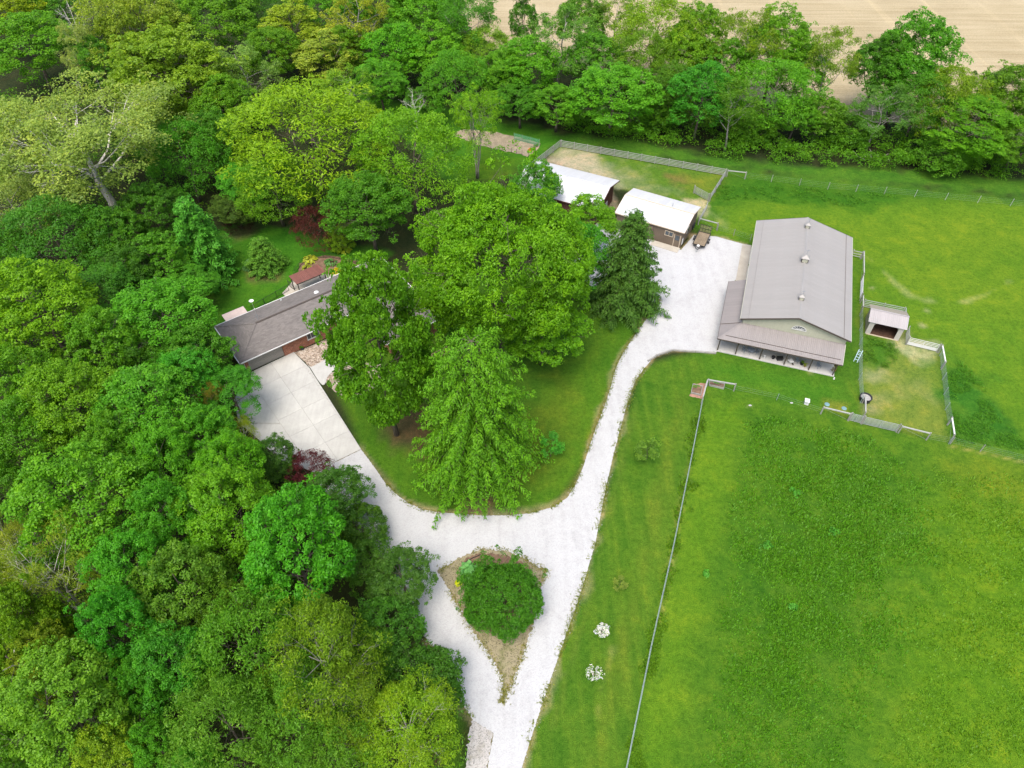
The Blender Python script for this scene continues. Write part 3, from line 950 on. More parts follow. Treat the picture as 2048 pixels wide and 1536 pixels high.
def lobed_clumps(rs, R, Rz, cz, n_lobe, n_clump, lobe_r=(.34, .5), low=-0.55, pointed=0.0):
    """shoot centres over a crown made of boughs; returns centres and outward directions"""
    lobes = [(np.array([0, 0, cz]), R * .56, Rz / R)]
    for i in range(n_lobe):
        zz = 1 - (i + .5) / n_lobe * (1 - low)
        zz = np.clip(zz + rs.normal() * .08, low, .97)
        a = i * 2.39996 + rs.uniform(-.35, .35)
        rr = math.sqrt(max(0, 1 - zz * zz))
        shrink = 1 - pointed * max(0, zz)
        k = rs.uniform(.50, .84)
        c = np.array([math.cos(a) * rr * R * k * shrink, math.sin(a) * rr * R * k * shrink, cz + zz * Rz * rs.uniform(.54, .82)])
        lobes.append((c, R * rs.uniform(*lobe_r) * (1 - .35 * pointed * max(0, zz)), 0.85))
    P, D = [], []
    guard = 0
    while len(P) < n_clump and guard < n_clump * 40:
        guard += 1
        w = rs.randint(0, len(lobes)) if rs.rand() < .5 else rs.randint(1, len(lobes))
        c, r, sq = lobes[w]
        d = unit(rs.normal(size=3))
        if d[2] < -.55:
            continue
        o = unit((c - np.array([0, 0, cz - Rz * .3])))
        if d.dot(o) < -.15:
            continue
        p = c + d * r * np.array([1, 1, sq]) * rs.uniform(.80, 1.16)
        bad = False
        for j, (c2, r2, s2) in enumerate(lobes):
            if j != w:
                q = (p - c2) / np.array([1, 1, s2])
                if np.linalg.norm(q) < r2 * .84:
                    bad = True
                    break
        if bad:
            continue
        P.append(p)
        D.append(unit(d + .4 * o))
    return np.array(P), np.array(D)

def clump_leaves(rs, P, D, per, rc, size, aspect, up=.75, spread=.6, droop=.25, young=.12, squash=.7):
    Vs, T = [], []
    n = len(P)
    ct = np.clip(rs.normal(.42, .13, n), .05, .8)
    yg = rs.rand(n) < young
    ct[yg] += rs.uniform(.2, .45, yg.sum())
    for i in range(n):
        k = max(4, int(per * rs.uniform(.65, 1.35)))
        r = rc * rs.uniform(.7, 1.35)
        d = unit(rs.normal(size=(k, 3)) + D[i] * 0.75 + np.array([0, 0, .35]))
        off = d * (r * rs.uniform(.35, 1.0, k) ** .6)[:, None]
        off[:, 2] *= squash
        p = P[i] + off
        nn = unit(d * .55 + np.array([0, 0, up]) + rs.normal(size=(k, 3)) * spread)
        Vs.append(leaf_quads(p, nn, size, aspect, rs, droop))
        T.append(np.clip(ct[i] + rs.normal(0, .10, k), 0, 1))
    return np.concatenate(Vs), np.concatenate(T)

PROTO = {}
def reg(key, H, R, cz, trunk_mb, bark, V, T, mat='leaf'):
    tm = trunk_mb.mesh(key + "_trunk", M[bark], True)
    cm = quads_mesh(key + "_crown", V, M[mat], T) if V is not None else None
    PROTO[key] = dict(H=H, R=R, cz=cz, trunk=tm, crown=cm)

def broadleaf(key, seed, H=14., R=5., n_lobe=17, n_clump=430, per=46, rc=.62, size=.13, aspect=.55, bark='bark', lobe_r=(.34, .5), czf=.58, rzf=.46, tips=0.12, young=.12, pointed=0., spread=.6, up=.75, droop=.25, n_limb=9, low=-.55, trunk_r=.24, multi=1, fork=.3, squash=.7, twig=2, lean=0.0):
    rs = np.random.RandomState(seed)
    cz, Rz = H * czf, H * rzf
    mb, tp = grow_limbs(rs, H, R, trunk_r, fork, n_limb, cz, Rz, twig=twig, multi=multi, lean=lean)
    P, D = lobed_clumps(rs, R, Rz, cz, n_lobe, n_clump, lobe_r, low, pointed)
    if tips > 0:
        tp = [t for t in tp if rs.rand() < tips]
        if tp:
            tpn = np.array([tuple(t) for t in tp])
            P = np.concatenate([P, tpn])
            D = np.concatenate([D, unit(tpn - np.array([0, 0, cz]))])
    V, T = clump_leaves(rs, P, D, per, rc, size, aspect, up, spread, droop, young, squash)
    reg(key, H, R, cz, mb, bark, V, T)

def tip_tree(key, seed, H, R, per, rc, size, aspect, bark, trunk_r=.24, n_limb=12, fork=.25, czf=.6, rzf=.4, keep=1.0, young=.2, multi=1, twig=4, spread=.7, up=.5, droop=.3, lean=0.0, squash=.8):
    """open crown: leaves only round the twig ends, limbs showing"""
    rs = np.random.RandomState(seed)
    cz, Rz = H * czf, H * rzf
    mb, tp = grow_limbs(rs, H, R, trunk_r, fork, n_limb, cz, Rz, twig=twig, multi=multi, lean=lean)
    tp = [t for t in tp if rs.rand() < keep]
    if per:
        P = np.array([tuple(t) for t in tp])
        D = unit(P - np.array([0, 0, cz - Rz * .4]))
        V, T = clump_leaves(rs, P, D, per, rc, size, aspect, up, spread, droop, young, squash)
    else:
        V = T = None
    reg(key, H, R, cz, mb, bark, V, T)

def conifer(key, seed, H=13., R=4.2, whorls=24, per_whorl=8, sprays=13, droop=.5, rise=.15, width=.30, size=.30, asp=.30, hang=.5, base=.06, taper=.85, czf=.42, bark='bark', young=.1, fluff=0):
    rs = np.random.RandomState(seed)
    mb = MB()
    mb.tube([(0, 0, -.15), (0, 0, H * .5), (0, 0, H * .97)], [.26 * R / 4, .15 * R / 4, .03], 7)
    Vs, T = [], []
    for w in range(whorls):
        u = base + (1 - base) * (w + rs.uniform(-.3, .3)) / whorls
        u = min(max(u, base), .985)
        z0 = H * u
        L = R * ((1 - u) ** taper) * 1.06 + .25
        nb = max(3, int(round(per_whorl * (0.55 + .6 * (1 - u)))))
        a0 = rs.uniform(0, 6.28)
        for b in range(nb):
            az = a0 + b * 6.283 / nb + rs.normal() * .16
            l = L * rs.uniform(.72, 1.12)
            dx, dy = math.cos(az), math.sin(az)
            ct = np.clip(rs.normal(.42, .12), 0, 1) + (rs.uniform(.2, .4) if rs.rand() < young else 0)
            pr = []
            for s in (0, .3, .65, 1):
                pr.append((dx * l * s, dy * l * s, z0 + rise * l * s - droop * l * s * s))
            mb.tube(pr, [.05 * l / 4 + .012, .035 * l / 4 + .01, .02, .008], 3, cap=False)
            ns = max(4, int(sprays * l / R * 1.1) + 3)
            for k in range(ns):
                s = .16 + .84 * (k + rs.uniform(0, 1)) / ns
                px, py, pz = dx * l * s, dy * l * s, z0 + rise * l * s - droop * l * s * s
                for side in (-1, 1):
                    tl = (width * l * (1.05 - s) + .18) * rs.uniform(.7, 1.25)
                    ang = az + side * rs.uniform(.55, 1.15)
                    nseg = max(2, int(tl / (size * .75)))
                    q = np.zeros((nseg, 3))
                    dirs = np.zeros((nseg, 3))
                    for j in range(nseg):
                        f = (j + .5) / nseg
                        q[j] = (px + math.cos(ang) * tl * f, py + math.sin(ang) * tl * f, pz - hang * tl * f * f + rs.normal() * .03)
                        dirs[j] = (math.cos(ang), math.sin(ang), -hang * 1.4 * f)
                    nn = unit(np.array([0, 0, 1.]) + rs.normal(size=(nseg, 3)) * .45)
                    Vs.append(leaf_quads(q, nn, size, asp, rs, .25, dirs))
                    T.append(np.clip(ct + rs.normal(0, .09, nseg), 0, 1))
        # soft shoots along the outer part of every bough
            if fluff:
                ss = rs.uniform(.45, 1.05, fluff)
                PP = np.stack([dx * l * ss, dy * l * ss, z0 + rise * l * ss - droop * l * ss * ss], 1) + rs.normal(size=(fluff, 3)) * .16
                DD = unit(np.stack([np.full(fluff, dx), np.full(fluff, dy), np.full(fluff, .3)], 1))
                v2, t2 = clump_leaves(rs, PP, DD, 15, .42, size * .9, asp, .7, .6, .6, young, .8)
                Vs.append(v2)
                T.append(t2)
    V, T = np.concatenate(Vs), np.concatenate(T)
    reg(key, H, R, H * czf, mb, bark, V, T, 'needle')

def build_protos():
    broadleaf('maple_a', 1, n_lobe=27, lobe_r=(.22, .35), n_clump=470)
    broadleaf('maple_b', 2, n_lobe=32, lobe_r=(.18, .31), n_clump=500, rc=.52)
    broadleaf('maple_c', 3, n_lobe=21, lobe_r=(.26, .40), H=15, per=50, n_clump=460)
    broadleaf('ash_a', 4, n_lobe=20, n_clump=400, rc=.75, per=40, size=.17, aspect=.30, droop=.6, up=.45, spread=.7, squash=.85)
    broadleaf('oak_a', 5, n_lobe=20, n_clump=470, rc=.62, per=44, size=.14, lobe_r=(.25, .42), tips=.5, young=.2)
    broadleaf('layered', 6, n_lobe=15, n_clump=330, rc=.85, per=52, size=.15, aspect=.42, up=1.3, spread=.35, squash=.32, lobe_r=(.3, .5), tips=.3)
    broadleaf('column', 7, H=16, R=3.6, n_lobe=20, n_clump=420, rc=.55, per=44, pointed=.55, rzf=.46, czf=.54, lobe_r=(.32, .46), low=-.8)
    broadleaf('big_maple', 8, H=19, R=11.0, n_lobe=74, n_clump=1650, per=60, rc=.74, size=.17, aspect=.42, lobe_r=(.12, .21), czf=.57, rzf=.43, tips=.5, n_limb=14, trunk_r=.5, young=.22, low=-.5)
    broadleaf('poplar', 9, H=18, R=7.0, n_lobe=36, n_clump=980, per=48, rc=.62, size=.15, aspect=.72, lobe_r=(.16, .30), czf=.50, rzf=.48, tips=1.0, n_limb=15, trunk_r=.34, young=.22, spread=1.0, up=.5, low=-.8)
    tip_tree('sycamore', 10, 20, 8.0, 62, 1.15, .14, .55, 'pale_bark', trunk_r=.42, n_limb=18, fork=.28, young=.3, twig=5)
    tip_tree('sparse', 11, 15, 5.5, 26, .75, .15, .32, 'grey_bark', trunk_r=.22, n_limb=15, fork=.3, young=.3, twig=5, up=.3)
    tip_tree('silver', 12, 15, 5.0, 34, .62, .14, .4, 'grey_bark', trunk_r=.22, n_limb=12, fork=.3, young=.35, twig=4, up=.2, spread=1.1)
    tip_tree('willowy', 13, 13, 5.0, 26, .8, .20, .14, 'pale_bark', trunk_r=.22, n_limb=12, young=.3, twig=4, up=.3, droop=.8)
    tip_tree('snag', 14, 12, 3.6, 0, .5, .2, .3, 'pale_bark', trunk_r=.2, n_limb=11, twig=3)
    tip_tree('stems', 15, 14, 3.6, 30, .55, .13, .34, 'grey_bark', trunk_r=.13, n_limb=5, fork=.45, czf=.72, rzf=.30, multi=5, twig=2, young=.35)
    tip_tree('leaning', 16, 15, 4.6, 44, .85, .16, .34, 'grey_bark', trunk_r=.24, n_limb=12, fork=.36, czf=.64, rzf=.34, twig=3, lean=.14, young=.2)
    conifer('spruce', 17, H=15, R=5.2, whorls=30, per_whorl=9, sprays=15, droop=.30, rise=.10, hang=.6, size=.19, asp=.32, young=.08, taper=.70, fluff=5)
    conifer('cypress', 18, H=17, R=7.0, whorls=31, per_whorl=11, sprays=20, droop=.42, rise=.30, hang=.5, size=.17, asp=.36, width=.19, taper=.34, young=.2, base=.09, fluff=5)
    conifer('fir', 19, H=12, R=3.6, whorls=22, per_whorl=8, sprays=11, droop=.2, rise=.12, hang=.4, size=.2, asp=.32, fluff=4, taper=.7)
    broadleaf('shrub', 20, H=4.2, R=2.6, n_lobe=14, n_clump=240, per=42, rc=.38, size=.085, aspect=.55, czf=.48, rzf=.50, lobe_r=(.34, .5), tips=.3, n_limb=9, fork=.1, trunk_r=.07, multi=3, low=-.7)
    broadleaf('small_shrub', 21, H=1.6, R=1.0, n_lobe=9, n_clump=70, per=36, rc=.24, size=.07, aspect=.5, czf=.5, rzf=.5, lobe_r=(.4, .55), tips=.3, n_limb=5, fork=.1, trunk_r=.03, multi=2, low=-.7)
    tip_tree('sapling', 22, 3.2, 1.1, 16, .24, .075, .5, 'bark', trunk_r=.035, n_limb=9, fork=.25, twig=2, young=.2)
    broadleaf('island_bush', 23, H=4.6, R=4.6, n_lobe=22, n_clump=820, per=46, rc=.46, size=.105, aspect=.5, czf=.45, rzf=.5, lobe_r=(.22, .42), tips=.8, n_limb=9, fork=.08, trunk_r=.09, multi=4, low=-.5, young=.06)
    broadleaf('lace_maple', 24, H=3.4, R=2.4, n_lobe=11, n_clump=160, per=46, rc=.5, size=.09, aspect=.28, czf=.55, rzf=.42, up=1.0, squash=.4, tips=.3, n_limb=7, fork=.15, trunk_r=.06, low=-.5, droop=.6)
build_protos()

def plant_tree(name, px, py, rpx, proto, Ht, color, label, group=None, rz=None, cat='tree', base=False):
    """a tree whose crown centre was sighted at photo point (px, py) with half-width rpx; base=True: sighted at the foot"""
    p = PROTO[proto]
    sz = Ht / p['H']
    if group in (W, HR):
        rpx *= 1.13
    if group == HR:
        Ht *= 1.08
        sz = Ht / p['H']
    c = G(px, py, 0.0 if base else p['cz'] * sz)
    R = rpx * dist_to(c) / FOC
    sx = R / p['R']
    t = thing(name, label, cat, (c.x, c.y, 0), rnd.uniform(0, 6.28) if rz is None else rz, group)
    t.scale = (sx * rnd.uniform(.92, 1.08), sx * rnd.uniform(.92, 1.08), sz)
    if proto not in ('spruce', 'fir', 'cypress', 'big_maple'):
        t.rotation_euler = (rnd.uniform(-.06, .06), rnd.uniform(-.06, .06), t.rotation_euler[2])
    link('trunk', p['trunk'], t)
    if p['crown'] is not None:
        k = link('crown', p['crown'], t)
        k.color = (color[0], color[1], color[2], 1)
    return t

# leaf colours of the species
C_MAP = (0.050, 0.150, 0.010)     # fresh maple green
C_VIV = (0.035, 0.160, 0.014)     # vivid green
C_YEL = (0.105, 0.165, 0.010)     # yellow green
C_GOLD = (0.135, 0.160, 0.016)    # golden green
C_PALE = (0.165, 0.200, 0.055)    # pale, just out of bud
C_SIL = (0.130, 0.190, 0.090)     # silver backed
C_DRK = (0.026, 0.085, 0.012)
C_MID = (0.036, 0.115, 0.012)
C_BLU = (0.030, 0.095, 0.030)
C_RED = (0.075, 0.010, 0.018)
C_SPR = (0.028, 0.076, 0.016)
W = 'trees of the wood west of the drive'
HR = 'trees in the hedgerow before the stubble field'
TREES = [
 # --- the garden round the house
 ('maple_tree', 1002, 540, 186, 'big_maple', 25, (0.062, 0.165, 0.009), 'huge bright green maple, broadest crown of all, between the house and the white roofed sheds', None),
 ('poplar_tree', 764, 716, 110, 'poplar', 26, (0.047, 0.135, 0.011), 'tall glossy tree with yellow flecks standing in front of the house, over the stone bed', None),
 ('spruce_tree', 1256, 538, 88, 'spruce', 15.5, C_SPR, 'dark blue green spruce beside the gravel yard, before the brown garage', None),
 ('young_maple_tree', 1187, 445, 50, 'column', 11, (0.058, 0.155, 0.010), 'slim light green tree between the red brown shed and the spruce', None),
 ('broadleaf_tree', 1072, 378, 45, 'oak_a', 10, (0.034, 0.125, 0.015), 'loose dark leaved tree reaching over the west end of the long white shed roof', None),
 ('broadleaf_tree', 1150, 515, 64, 'maple_c', 13, (0.030, 0.135, 0.014), 'vivid green tree tucked between the huge maple and the spruce', None),
 ('maple_tree', 1085, 655, 92, 'maple_b', 11, (0.055, 0.155, 0.010), 'lower green maple bough over the lawn, right of the drooping conifer top', None),
 ('maple_tree', 925, 655, 46, 'maple_a', 8, (0.038, 0.125, 0.011), 'small dark green tree against the front wing of the house, beside the timber steps', None),
 ('young_tree', 1103, 891, 23, 'sapling', 3.6, (0.036, 0.165, 0.030), 'small bright green sapling alone on the house lawn', None),
 ('young_tree', 1297, 900, 23, 'sapling', 3.2, (0.062, 0.135, 0.030), 'round leafy sapling alone on the mown strip near the drive', None),
 ('blue_spruce', 527, 512, 38, 'fir', 5.6, (0.040, 0.110, 0.018), 'young conifer in the round bed on the back lawn', None),
 ('fir_tree', 400, 490, 66, 'fir', 13, (0.030, 0.125, 0.017), 'feathery green conifer at the edge of the back lawn', None),
 ('purple_maple', 630, 456, 40, 'lace_maple', 5.4, (0.040, 0.011, 0.017), 'dark purple maple under the trees behind the back lawn', None),
 ('purple_maple', 622, 945, 36, 'lace_maple', 4.6, (0.046, 0.009, 0.024), 'deep red maple between the wood and the head of the gravel drive', None),
 ('broadleaf_shrub', 684, 476, 26, 'shrub', 4.2, (0.090, 0.175, 0.016), 'light green shrub right of the purple maple on the back lawn', None),
 ('multi_stem_tree', 951, 238, 46, 'stems', 15, (0.072, 0.175, 0.012), 'airy tree of many upright stems standing before the vegetable plot', None),
 ('ash_tree', 625, 285, 132, 'ash_a', 17, (0.092, 0.180, 0.009), 'big round bright yellow green tree behind the back lawn', None),
 ('ash_tree', 822, 325, 102, 'ash_a', 16, (0.066, 0.165, 0.010), 'fresh green rounded tree left of the many stemmed tree', None),
 ('broadleaf_tree', 738, 418, 80, 'maple_c', 13, (0.035, 0.115, 0.011), 'deep green tree behind the patio bed, hard by the house end', None),
 ('broadleaf_tree', 548, 382, 66, 'ash_a', 11, (0.060, 0.150, 0.012), 'green tree hanging over the purple maple behind the lawn', None),
 ('layered_tree', 500, 370, 46, 'layered', 9, (0.042, 0.165, 0.022), 'tiered bright green understorey tree above the back lawn corner', W),
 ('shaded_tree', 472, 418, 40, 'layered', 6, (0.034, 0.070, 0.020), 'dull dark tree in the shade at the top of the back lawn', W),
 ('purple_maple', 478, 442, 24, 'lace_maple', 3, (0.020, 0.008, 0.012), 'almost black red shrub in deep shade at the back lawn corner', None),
 # --- wood, back rows
 ('yellow_tree', 28, 30, 62, 'maple_b', 15, C_YEL, 'yellow green tree in the far left corner of the wood', W),
 ('green_tree', 112, 18, 50, 'maple_a', 14, C_MID, 'mid green tree in the back row, right of the corner yellow one', W),
 ('edge_tree', -30, 250, 60, 'maple_b', 14, (0.050, 0.135, 0.012), 'green tree cut by the left picture edge beside the pale sycamore crown', W),
 ('edge_tree', -40, 640, 70, 'maple_c', 15, (0.060, 0.150, 0.010), 'yellow green tree cut by the left picture edge behind the large bright maple', W),
 ('edge_tree', -28, 960, 66, 'maple_a', 13, (0.044, 0.135, 0.012), 'green tree cut by the left picture edge above the feathery ones', W),
 ('edge_tree', -30, 1190, 62, 'ash_a', 12, (0.090, 0.150, 0.016), 'olive tree cut by the left picture edge, left of the wispy tree', W),
 ('edge_tree', -40, 1380, 64, 'maple_b', 12, (0.060, 0.140, 0.014), 'green tree cut by the left picture edge, left of the corner maple', W),
 ('dead_tree', 150, 45, 34, 'snag', 15, C_MID, 'bare grey dead tree sticking out near the far left of the wood', W),
 ('tulip_tree', 262, 55, 82, 'sparse', 20, (0.112, 0.175, 0.034), 'tall pale yellow tree with upright twigs in the back of the wood', W),
 ('tulip_tree', 290, 70, 70, 'oak_a', 18, (0.100, 0.165, 0.026), 'pale yellow tree crowding behind the tall twiggy one', W),
 ('green_tree', 432, 45, 72, 'maple_c', 16, (0.050, 0.130, 0.009), 'bushy green tree right of the tall pale yellow tree', W),
 ('dark_tree', 528, 40, 44, 'ash_a', 13, C_DRK, 'dark green tree in a gap of the back row, left of the pointed pale tree', W),
 ('pointed_tree', 588, 58, 52, 'column', 16, (0.115, 0.180, 0.020), 'pointed pale green tree in the back row', W),
 ('pointed_tree', 652, 118, 48, 'column', 13, (0.125, 0.185, 0.040), 'lower pointed pale tree in front of its taller twin', W),
 ('green_tree', 655, 22, 52, 'maple_a', 15, (0.045, 0.145, 0.014), 'green tree behind the two pointed pale ones', W),
 ('yellow_tree', 716, 45, 50, 'silver', 17, (0.150, 0.200, 0.035), 'pale yellow tree with a white trunk at the top edge of the wood', W),
 ('green_tree', 775, 22, 52, 'maple_b', 15, (0.055, 0.150, 0.010), 'green tree at the top edge, right of the white trunked yellow one', W),
 ('green_tree', 845, 30, 58, 'oak_a', 16, (0.055, 0.165, 0.016), 'bright leafy tree at the top edge, left of the bare field gap', W),
 ('leaning_tree', 938, 38, 52, 'leaning', 17, (0.034, 0.120, 0.014), 'dark tree leaning towards the stubble field gap', W),
 ('layered_tree', 795, 108, 56, 'maple_a', 13, (0.048, 0.165, 0.012), 'rounded fresh green tree below the top edge row', W),
 ('layered_tree', 872, 110, 56, 'oak_a', 12, (0.058, 0.170, 0.012), 'second rounded tree, nearer the bare field gap', W),
 ('green_tree', 760, 168, 46, 'maple_a', 10, (0.045, 0.150, 0.014), 'round green tree left of the dead twigs by the far lawn', W),
 ('green_tree', 700, 190, 48, 'silver', 11, (0.070, 0.160, 0.020), 'soft green tree above the grass opening', W),
 ('dead_tree', 832, 212, 24, 'snag', 10, C_MID, 'grey dead tree at the edge of the far lawn', W),
 ('dark_tree', 850, 205, 34, 'maple_b', 7, C_MID, 'low dark tree behind the grey dead tree', W),
 ('green_tree', 912, 165, 50, 'ash_a', 11, (0.045, 0.150, 0.014), 'green tree with drooping leaves behind the vegetable plot', W),
 ('green_tree', 545, 110, 50, 'maple_c', 13, (0.050, 0.130, 0.010), 'dim green tree between the silver one and the pointed pair', W),
 ('green_tree', 690, 105, 44, 'maple_b', 12, (0.060, 0.140, 0.012), 'green tree right of the lower pointed tree', W),
 # --- wood, left middle
 ('maple_tree', 66, 95, 74, 'maple_a', 15, (0.052, 0.150, 0.012), 'dense green maple below the far left corner', W),
 ('silver_tree', 165, 108, 40, 'silver', 16, C_SIL, 'narrow silver leaved tree between the dense maple and the tall pale tree', W),
 ('green_tree', 205, 135, 46, 'maple_b', 13, C_MID, 'deep green tree right of the narrow silver one', W),
 ('golden_tree', 345, 165, 108, 'poplar', 19, (0.082, 0.155, 0.018), 'large golden green tree with a pale trunk in the middle of the wood', W),
 ('silver_tree', 488, 150, 60, 'silver', 14, (0.085, 0.165, 0.060), 'silvery blue green tree right of the golden one', W),
 ('sycamore_tree', 165, 288, 150, 'sycamore', 21, (0.112, 0.175, 0.062), 'big pale sycamore with forked white trunk and limbs showing', W),
 ('silver_tree', 20, 328, 56, 'silver', 15, (0.170, 0.220, 0.120), 'whitish leaved tree at the left edge, beside the pale sycamore', W),
 ('silver_tree', 32, 425, 66, 'silver', 14, (0.140, 0.210, 0.105), 'lower whitish leaved tree at the left edge', W),
 ('green_tree', 370, 322, 56, 'ash_a', 13, (0.036, 0.135, 0.014), 'deep green drooping tree right of the pale sycamore', W),
 ('green_tree', 455, 218, 56, 'maple_a', 13, (0.055, 0.145, 0.012), 'green tree below the silvery blue green one', W),
 ('dark_tree', 425, 290, 46, 'oak_a', 13, C_MID, 'dark loose tree left of the big round yellow green one', W),
 ('dark_tree', 280, 300, 50, 'maple_c', 12, C_DRK, 'dark tree behind the right side of the pale sycamore', W),
 ('dark_tree', 310, 420, 52, 'maple_b', 11, (0.030, 0.100, 0.012), 'dark green tree under the sycamore, beside the feathery conifer', W),
 ('dark_tree', 120, 490, 84, 'ash_a', 13, (0.030, 0.108, 0.015), 'broad dark tree below the two whitish trees', W),
 ('dark_tree', 225, 480, 60, 'oak_a', 11, (0.034, 0.110, 0.012), 'dark tree left of the feathery conifer below the sycamore', W),
 ('dark_tree', 22, 520, 56, 'maple_a', 12, C_MID, 'dark green tree at the left edge above the large bright maple', W),
 ('green_tree', 325, 525, 56, 'maple_b', 10, (0.040, 0.130, 0.013), 'mid green tree at the lower left of the feathery conifer', W),
 ('layered_tree', 380, 572, 42, 'layered', 7, (0.036, 0.130, 0.016), 'low tiered tree at the left end of the back lawn', W),
 ('dark_tree', 212, 590, 52, 'layered', 11, (0.030, 0.110, 0.014), 'flat topped dark tree left of the round bright maple', W),
 ('dark_tree', 262, 545, 44, 'maple_c', 10, C_DRK, 'darkest small tree behind the round bright maple', W),
 # --- wood, beside the house and pad
 ('maple_tree', 90, 640, 98, 'maple_a', 17, (0.070, 0.165, 0.009), 'large yellow green maple at the left edge, level with the house', W),
 ('maple_tree', 332, 640, 80, 'maple_c', 14, (0.042, 0.155, 0.013), 'round bright maple left of the house end', W),
 ('maple_tree', 398, 705, 60, 'maple_b', 11, (0.036, 0.120, 0.012), 'darker maple against the garage corner', W),
 ('maple_tree', 205, 695, 70, 'maple_b', 14, (0.050, 0.145, 0.011), 'green maple between the large left one and the round bright one', W),
 ('dark_tree', 272, 718, 48, 'silver', 11, (0.038, 0.115, 0.022), 'soft dull green tree under the round bright maple', W),
 ('maple_tree', 38, 775, 76, 'maple_b', 15, (0.052, 0.145, 0.010), 'green maple at the left edge below the large yellow green one', W),
 ('maple_tree', 155, 820, 74, 'maple_c', 15, (0.064, 0.155, 0.010), 'yellow tipped maple left of the parking pad', W),
 ('maple_tree', 40, 880, 70, 'maple_a', 13, (0.046, 0.140, 0.011), 'leafy maple at the left edge above a dark gap', W),
 ('maple_tree', 305, 820, 84, 'maple_a', 14, (0.044, 0.155, 0.014), 'wide fresh green maple two trees left of the parking pad', W),
 ('maple_tree', 378, 762, 52, 'maple_c', 11, (0.032, 0.155, 0.018), 'vivid green maple just below the garage corner', W),
 ('layered_tree', 466, 790, 48, 'layered', 8, (0.030, 0.130, 0.016), 'tree with flat boughs reaching over the parking pad', W),
 ('brown_tree', 418, 815, 28, 'sparse', 8, (0.110, 0.115, 0.030), 'thin olive brown tree left of the boughs over the pad', W),
 ('maple_tree', 232, 905, 62, 'maple_b', 13, (0.050, 0.145, 0.012), 'green maple below the yellow tipped one', W),
 ('maple_tree', 402, 885, 62, 'maple_b', 12, (0.042, 0.155, 0.013), 'green maple left of the pad middle', W),
 ('maple_tree', 335, 930, 62, 'maple_c', 13, (0.046, 0.160, 0.012), 'bright maple in the row above the reddish one', W),
 ('yellow_tree', 490, 878, 32, 'willowy', 8, (0.110, 0.165, 0.022), 'small yellow green feathery tree at the pad edge', W),
 ('dark_tree', 552, 912, 36, 'oak_a', 6.5, (0.030, 0.085, 0.020), 'small dark tree leaning over the lower pad corner', W),
 ('maple_tree', 465, 945, 60, 'maple_a', 12, (0.050, 0.165, 0.011), 'bright maple left of the small dark tree at the pad', W),
 # --- wood, lower left
 ('maple_tree', 182, 1018, 104, 'maple_a', 16, (0.052, 0.155, 0.011), 'broad maple with yellow top in the lower left wood', W),
 ('maple_tree', 350, 1040, 62, 'maple_b', 14, (0.038, 0.148, 0.014), 'green maple right of the broad yellow topped one', W),
 ('maple_tree', 468, 1035, 82, 'maple_c', 14, (0.058, 0.162, 0.010), 'rounded yellow green maple up the slope from the brightest tree', W),
 ('maple_tree', 592, 1108, 104, 'maple_b', 16, (0.033, 0.150, 0.011), 'brightest emerald green tree, next to the gravel drive', W),
 ('willowy_tree', 28, 1090, 58, 'willowy', 13, (0.120, 0.170, 0.030), 'yellowish feathery tree at the left edge of the lower wood', W),
 ('willowy_tree', 105, 1155, 80, 'willowy', 14, (0.105, 0.165, 0.024), 'wispy tree with bare whitish boughs in the lower left', W),
 ('snag', 78, 1142, 48, 'snag', 13, C_MID, 'whitish bare boughs poking through the wispy tree', W),
 ('maple_tree', 276, 1138, 68, 'maple_c', 14, (0.036, 0.155, 0.014), 'fresh green maple right of the wispy tree', W),
 ('sparse_tree', 372, 1205, 78, 'oak_a', 13, (0.050, 0.125, 0.016), 'olive thin leaved tree in the middle of the lower wood', W),
 ('sparse_tree', 486, 1210, 48, 'silver', 11, (0.049, 0.115, 0.014), 'small olive tree left of the emerald one', W),
 ('golden_tree', 50, 1275, 76, 'poplar', 15, (0.064, 0.140, 0.012), 'gold tipped tree at the left edge of the lower wood', W),
 ('golden_tree', 110, 1330, 52, 'oak_a', 12, (0.085, 0.140, 0.014), 'gold green tree above the broken trunk', W),
 ('maple_tree', 262, 1255, 66, 'maple_b', 15, (0.030, 0.150, 0.016), 'tall green maple beside the broken trunk gap', W),
 ('maple_tree', 355, 1330, 72, 'maple_a', 13, (0.032, 0.140, 0.018), 'green maple over the dark hollow near the bottom', W),
 ('ash_tree', 512, 1308, 88, 'ash_a', 13, (0.046, 0.135, 0.014), 'fine leaved olive green tree left of the twiggy yellow one', W),
 ('twiggy_tree', 660, 1330, 96, 'sparse', 15, (0.076, 0.152, 0.014), 'twiggy yellow green tree with bare grey branch ends', W),
 ('twiggy_tree', 640, 1270, 62, 'oak_a', 11, (0.066, 0.135, 0.014), 'lower green tree behind the twiggy yellow one', W),
 ('maple_tree', 118, 1432, 108, 'maple_c', 15, (0.066, 0.160, 0.018), 'big round maple in the bottom left corner', W),
 ('maple_tree', 285, 1395, 46, 'maple_b', 12, (0.038, 0.145, 0.014), 'slim green maple beside the dark hollow', W),
 ('ash_tree', 470, 1462, 80, 'ash_a', 12, (0.053, 0.135, 0.018), 'soft olive tree at the bottom edge', W),
 ('ash_tree', 590, 1440, 78, 'ash_a', 11, (0.050, 0.140, 0.018), 'green fine leaved tree at the bottom edge, left of the feathery one', W),
 ('yellow_tree', 225, 1510, 60, 'maple_a', 11, (0.090, 0.165, 0.012), 'yellow green tree on the bottom edge by the corner maple', W),
 ('maple_tree', 330, 1505, 52, 'maple_b', 10, (0.042, 0.150, 0.014), 'small green maple on the bottom edge', W),
 ('maple_tree', 25, 1540, 60, 'maple_b', 12, (0.050, 0.140, 0.014), 'green maple cut by the bottom left corner', W),
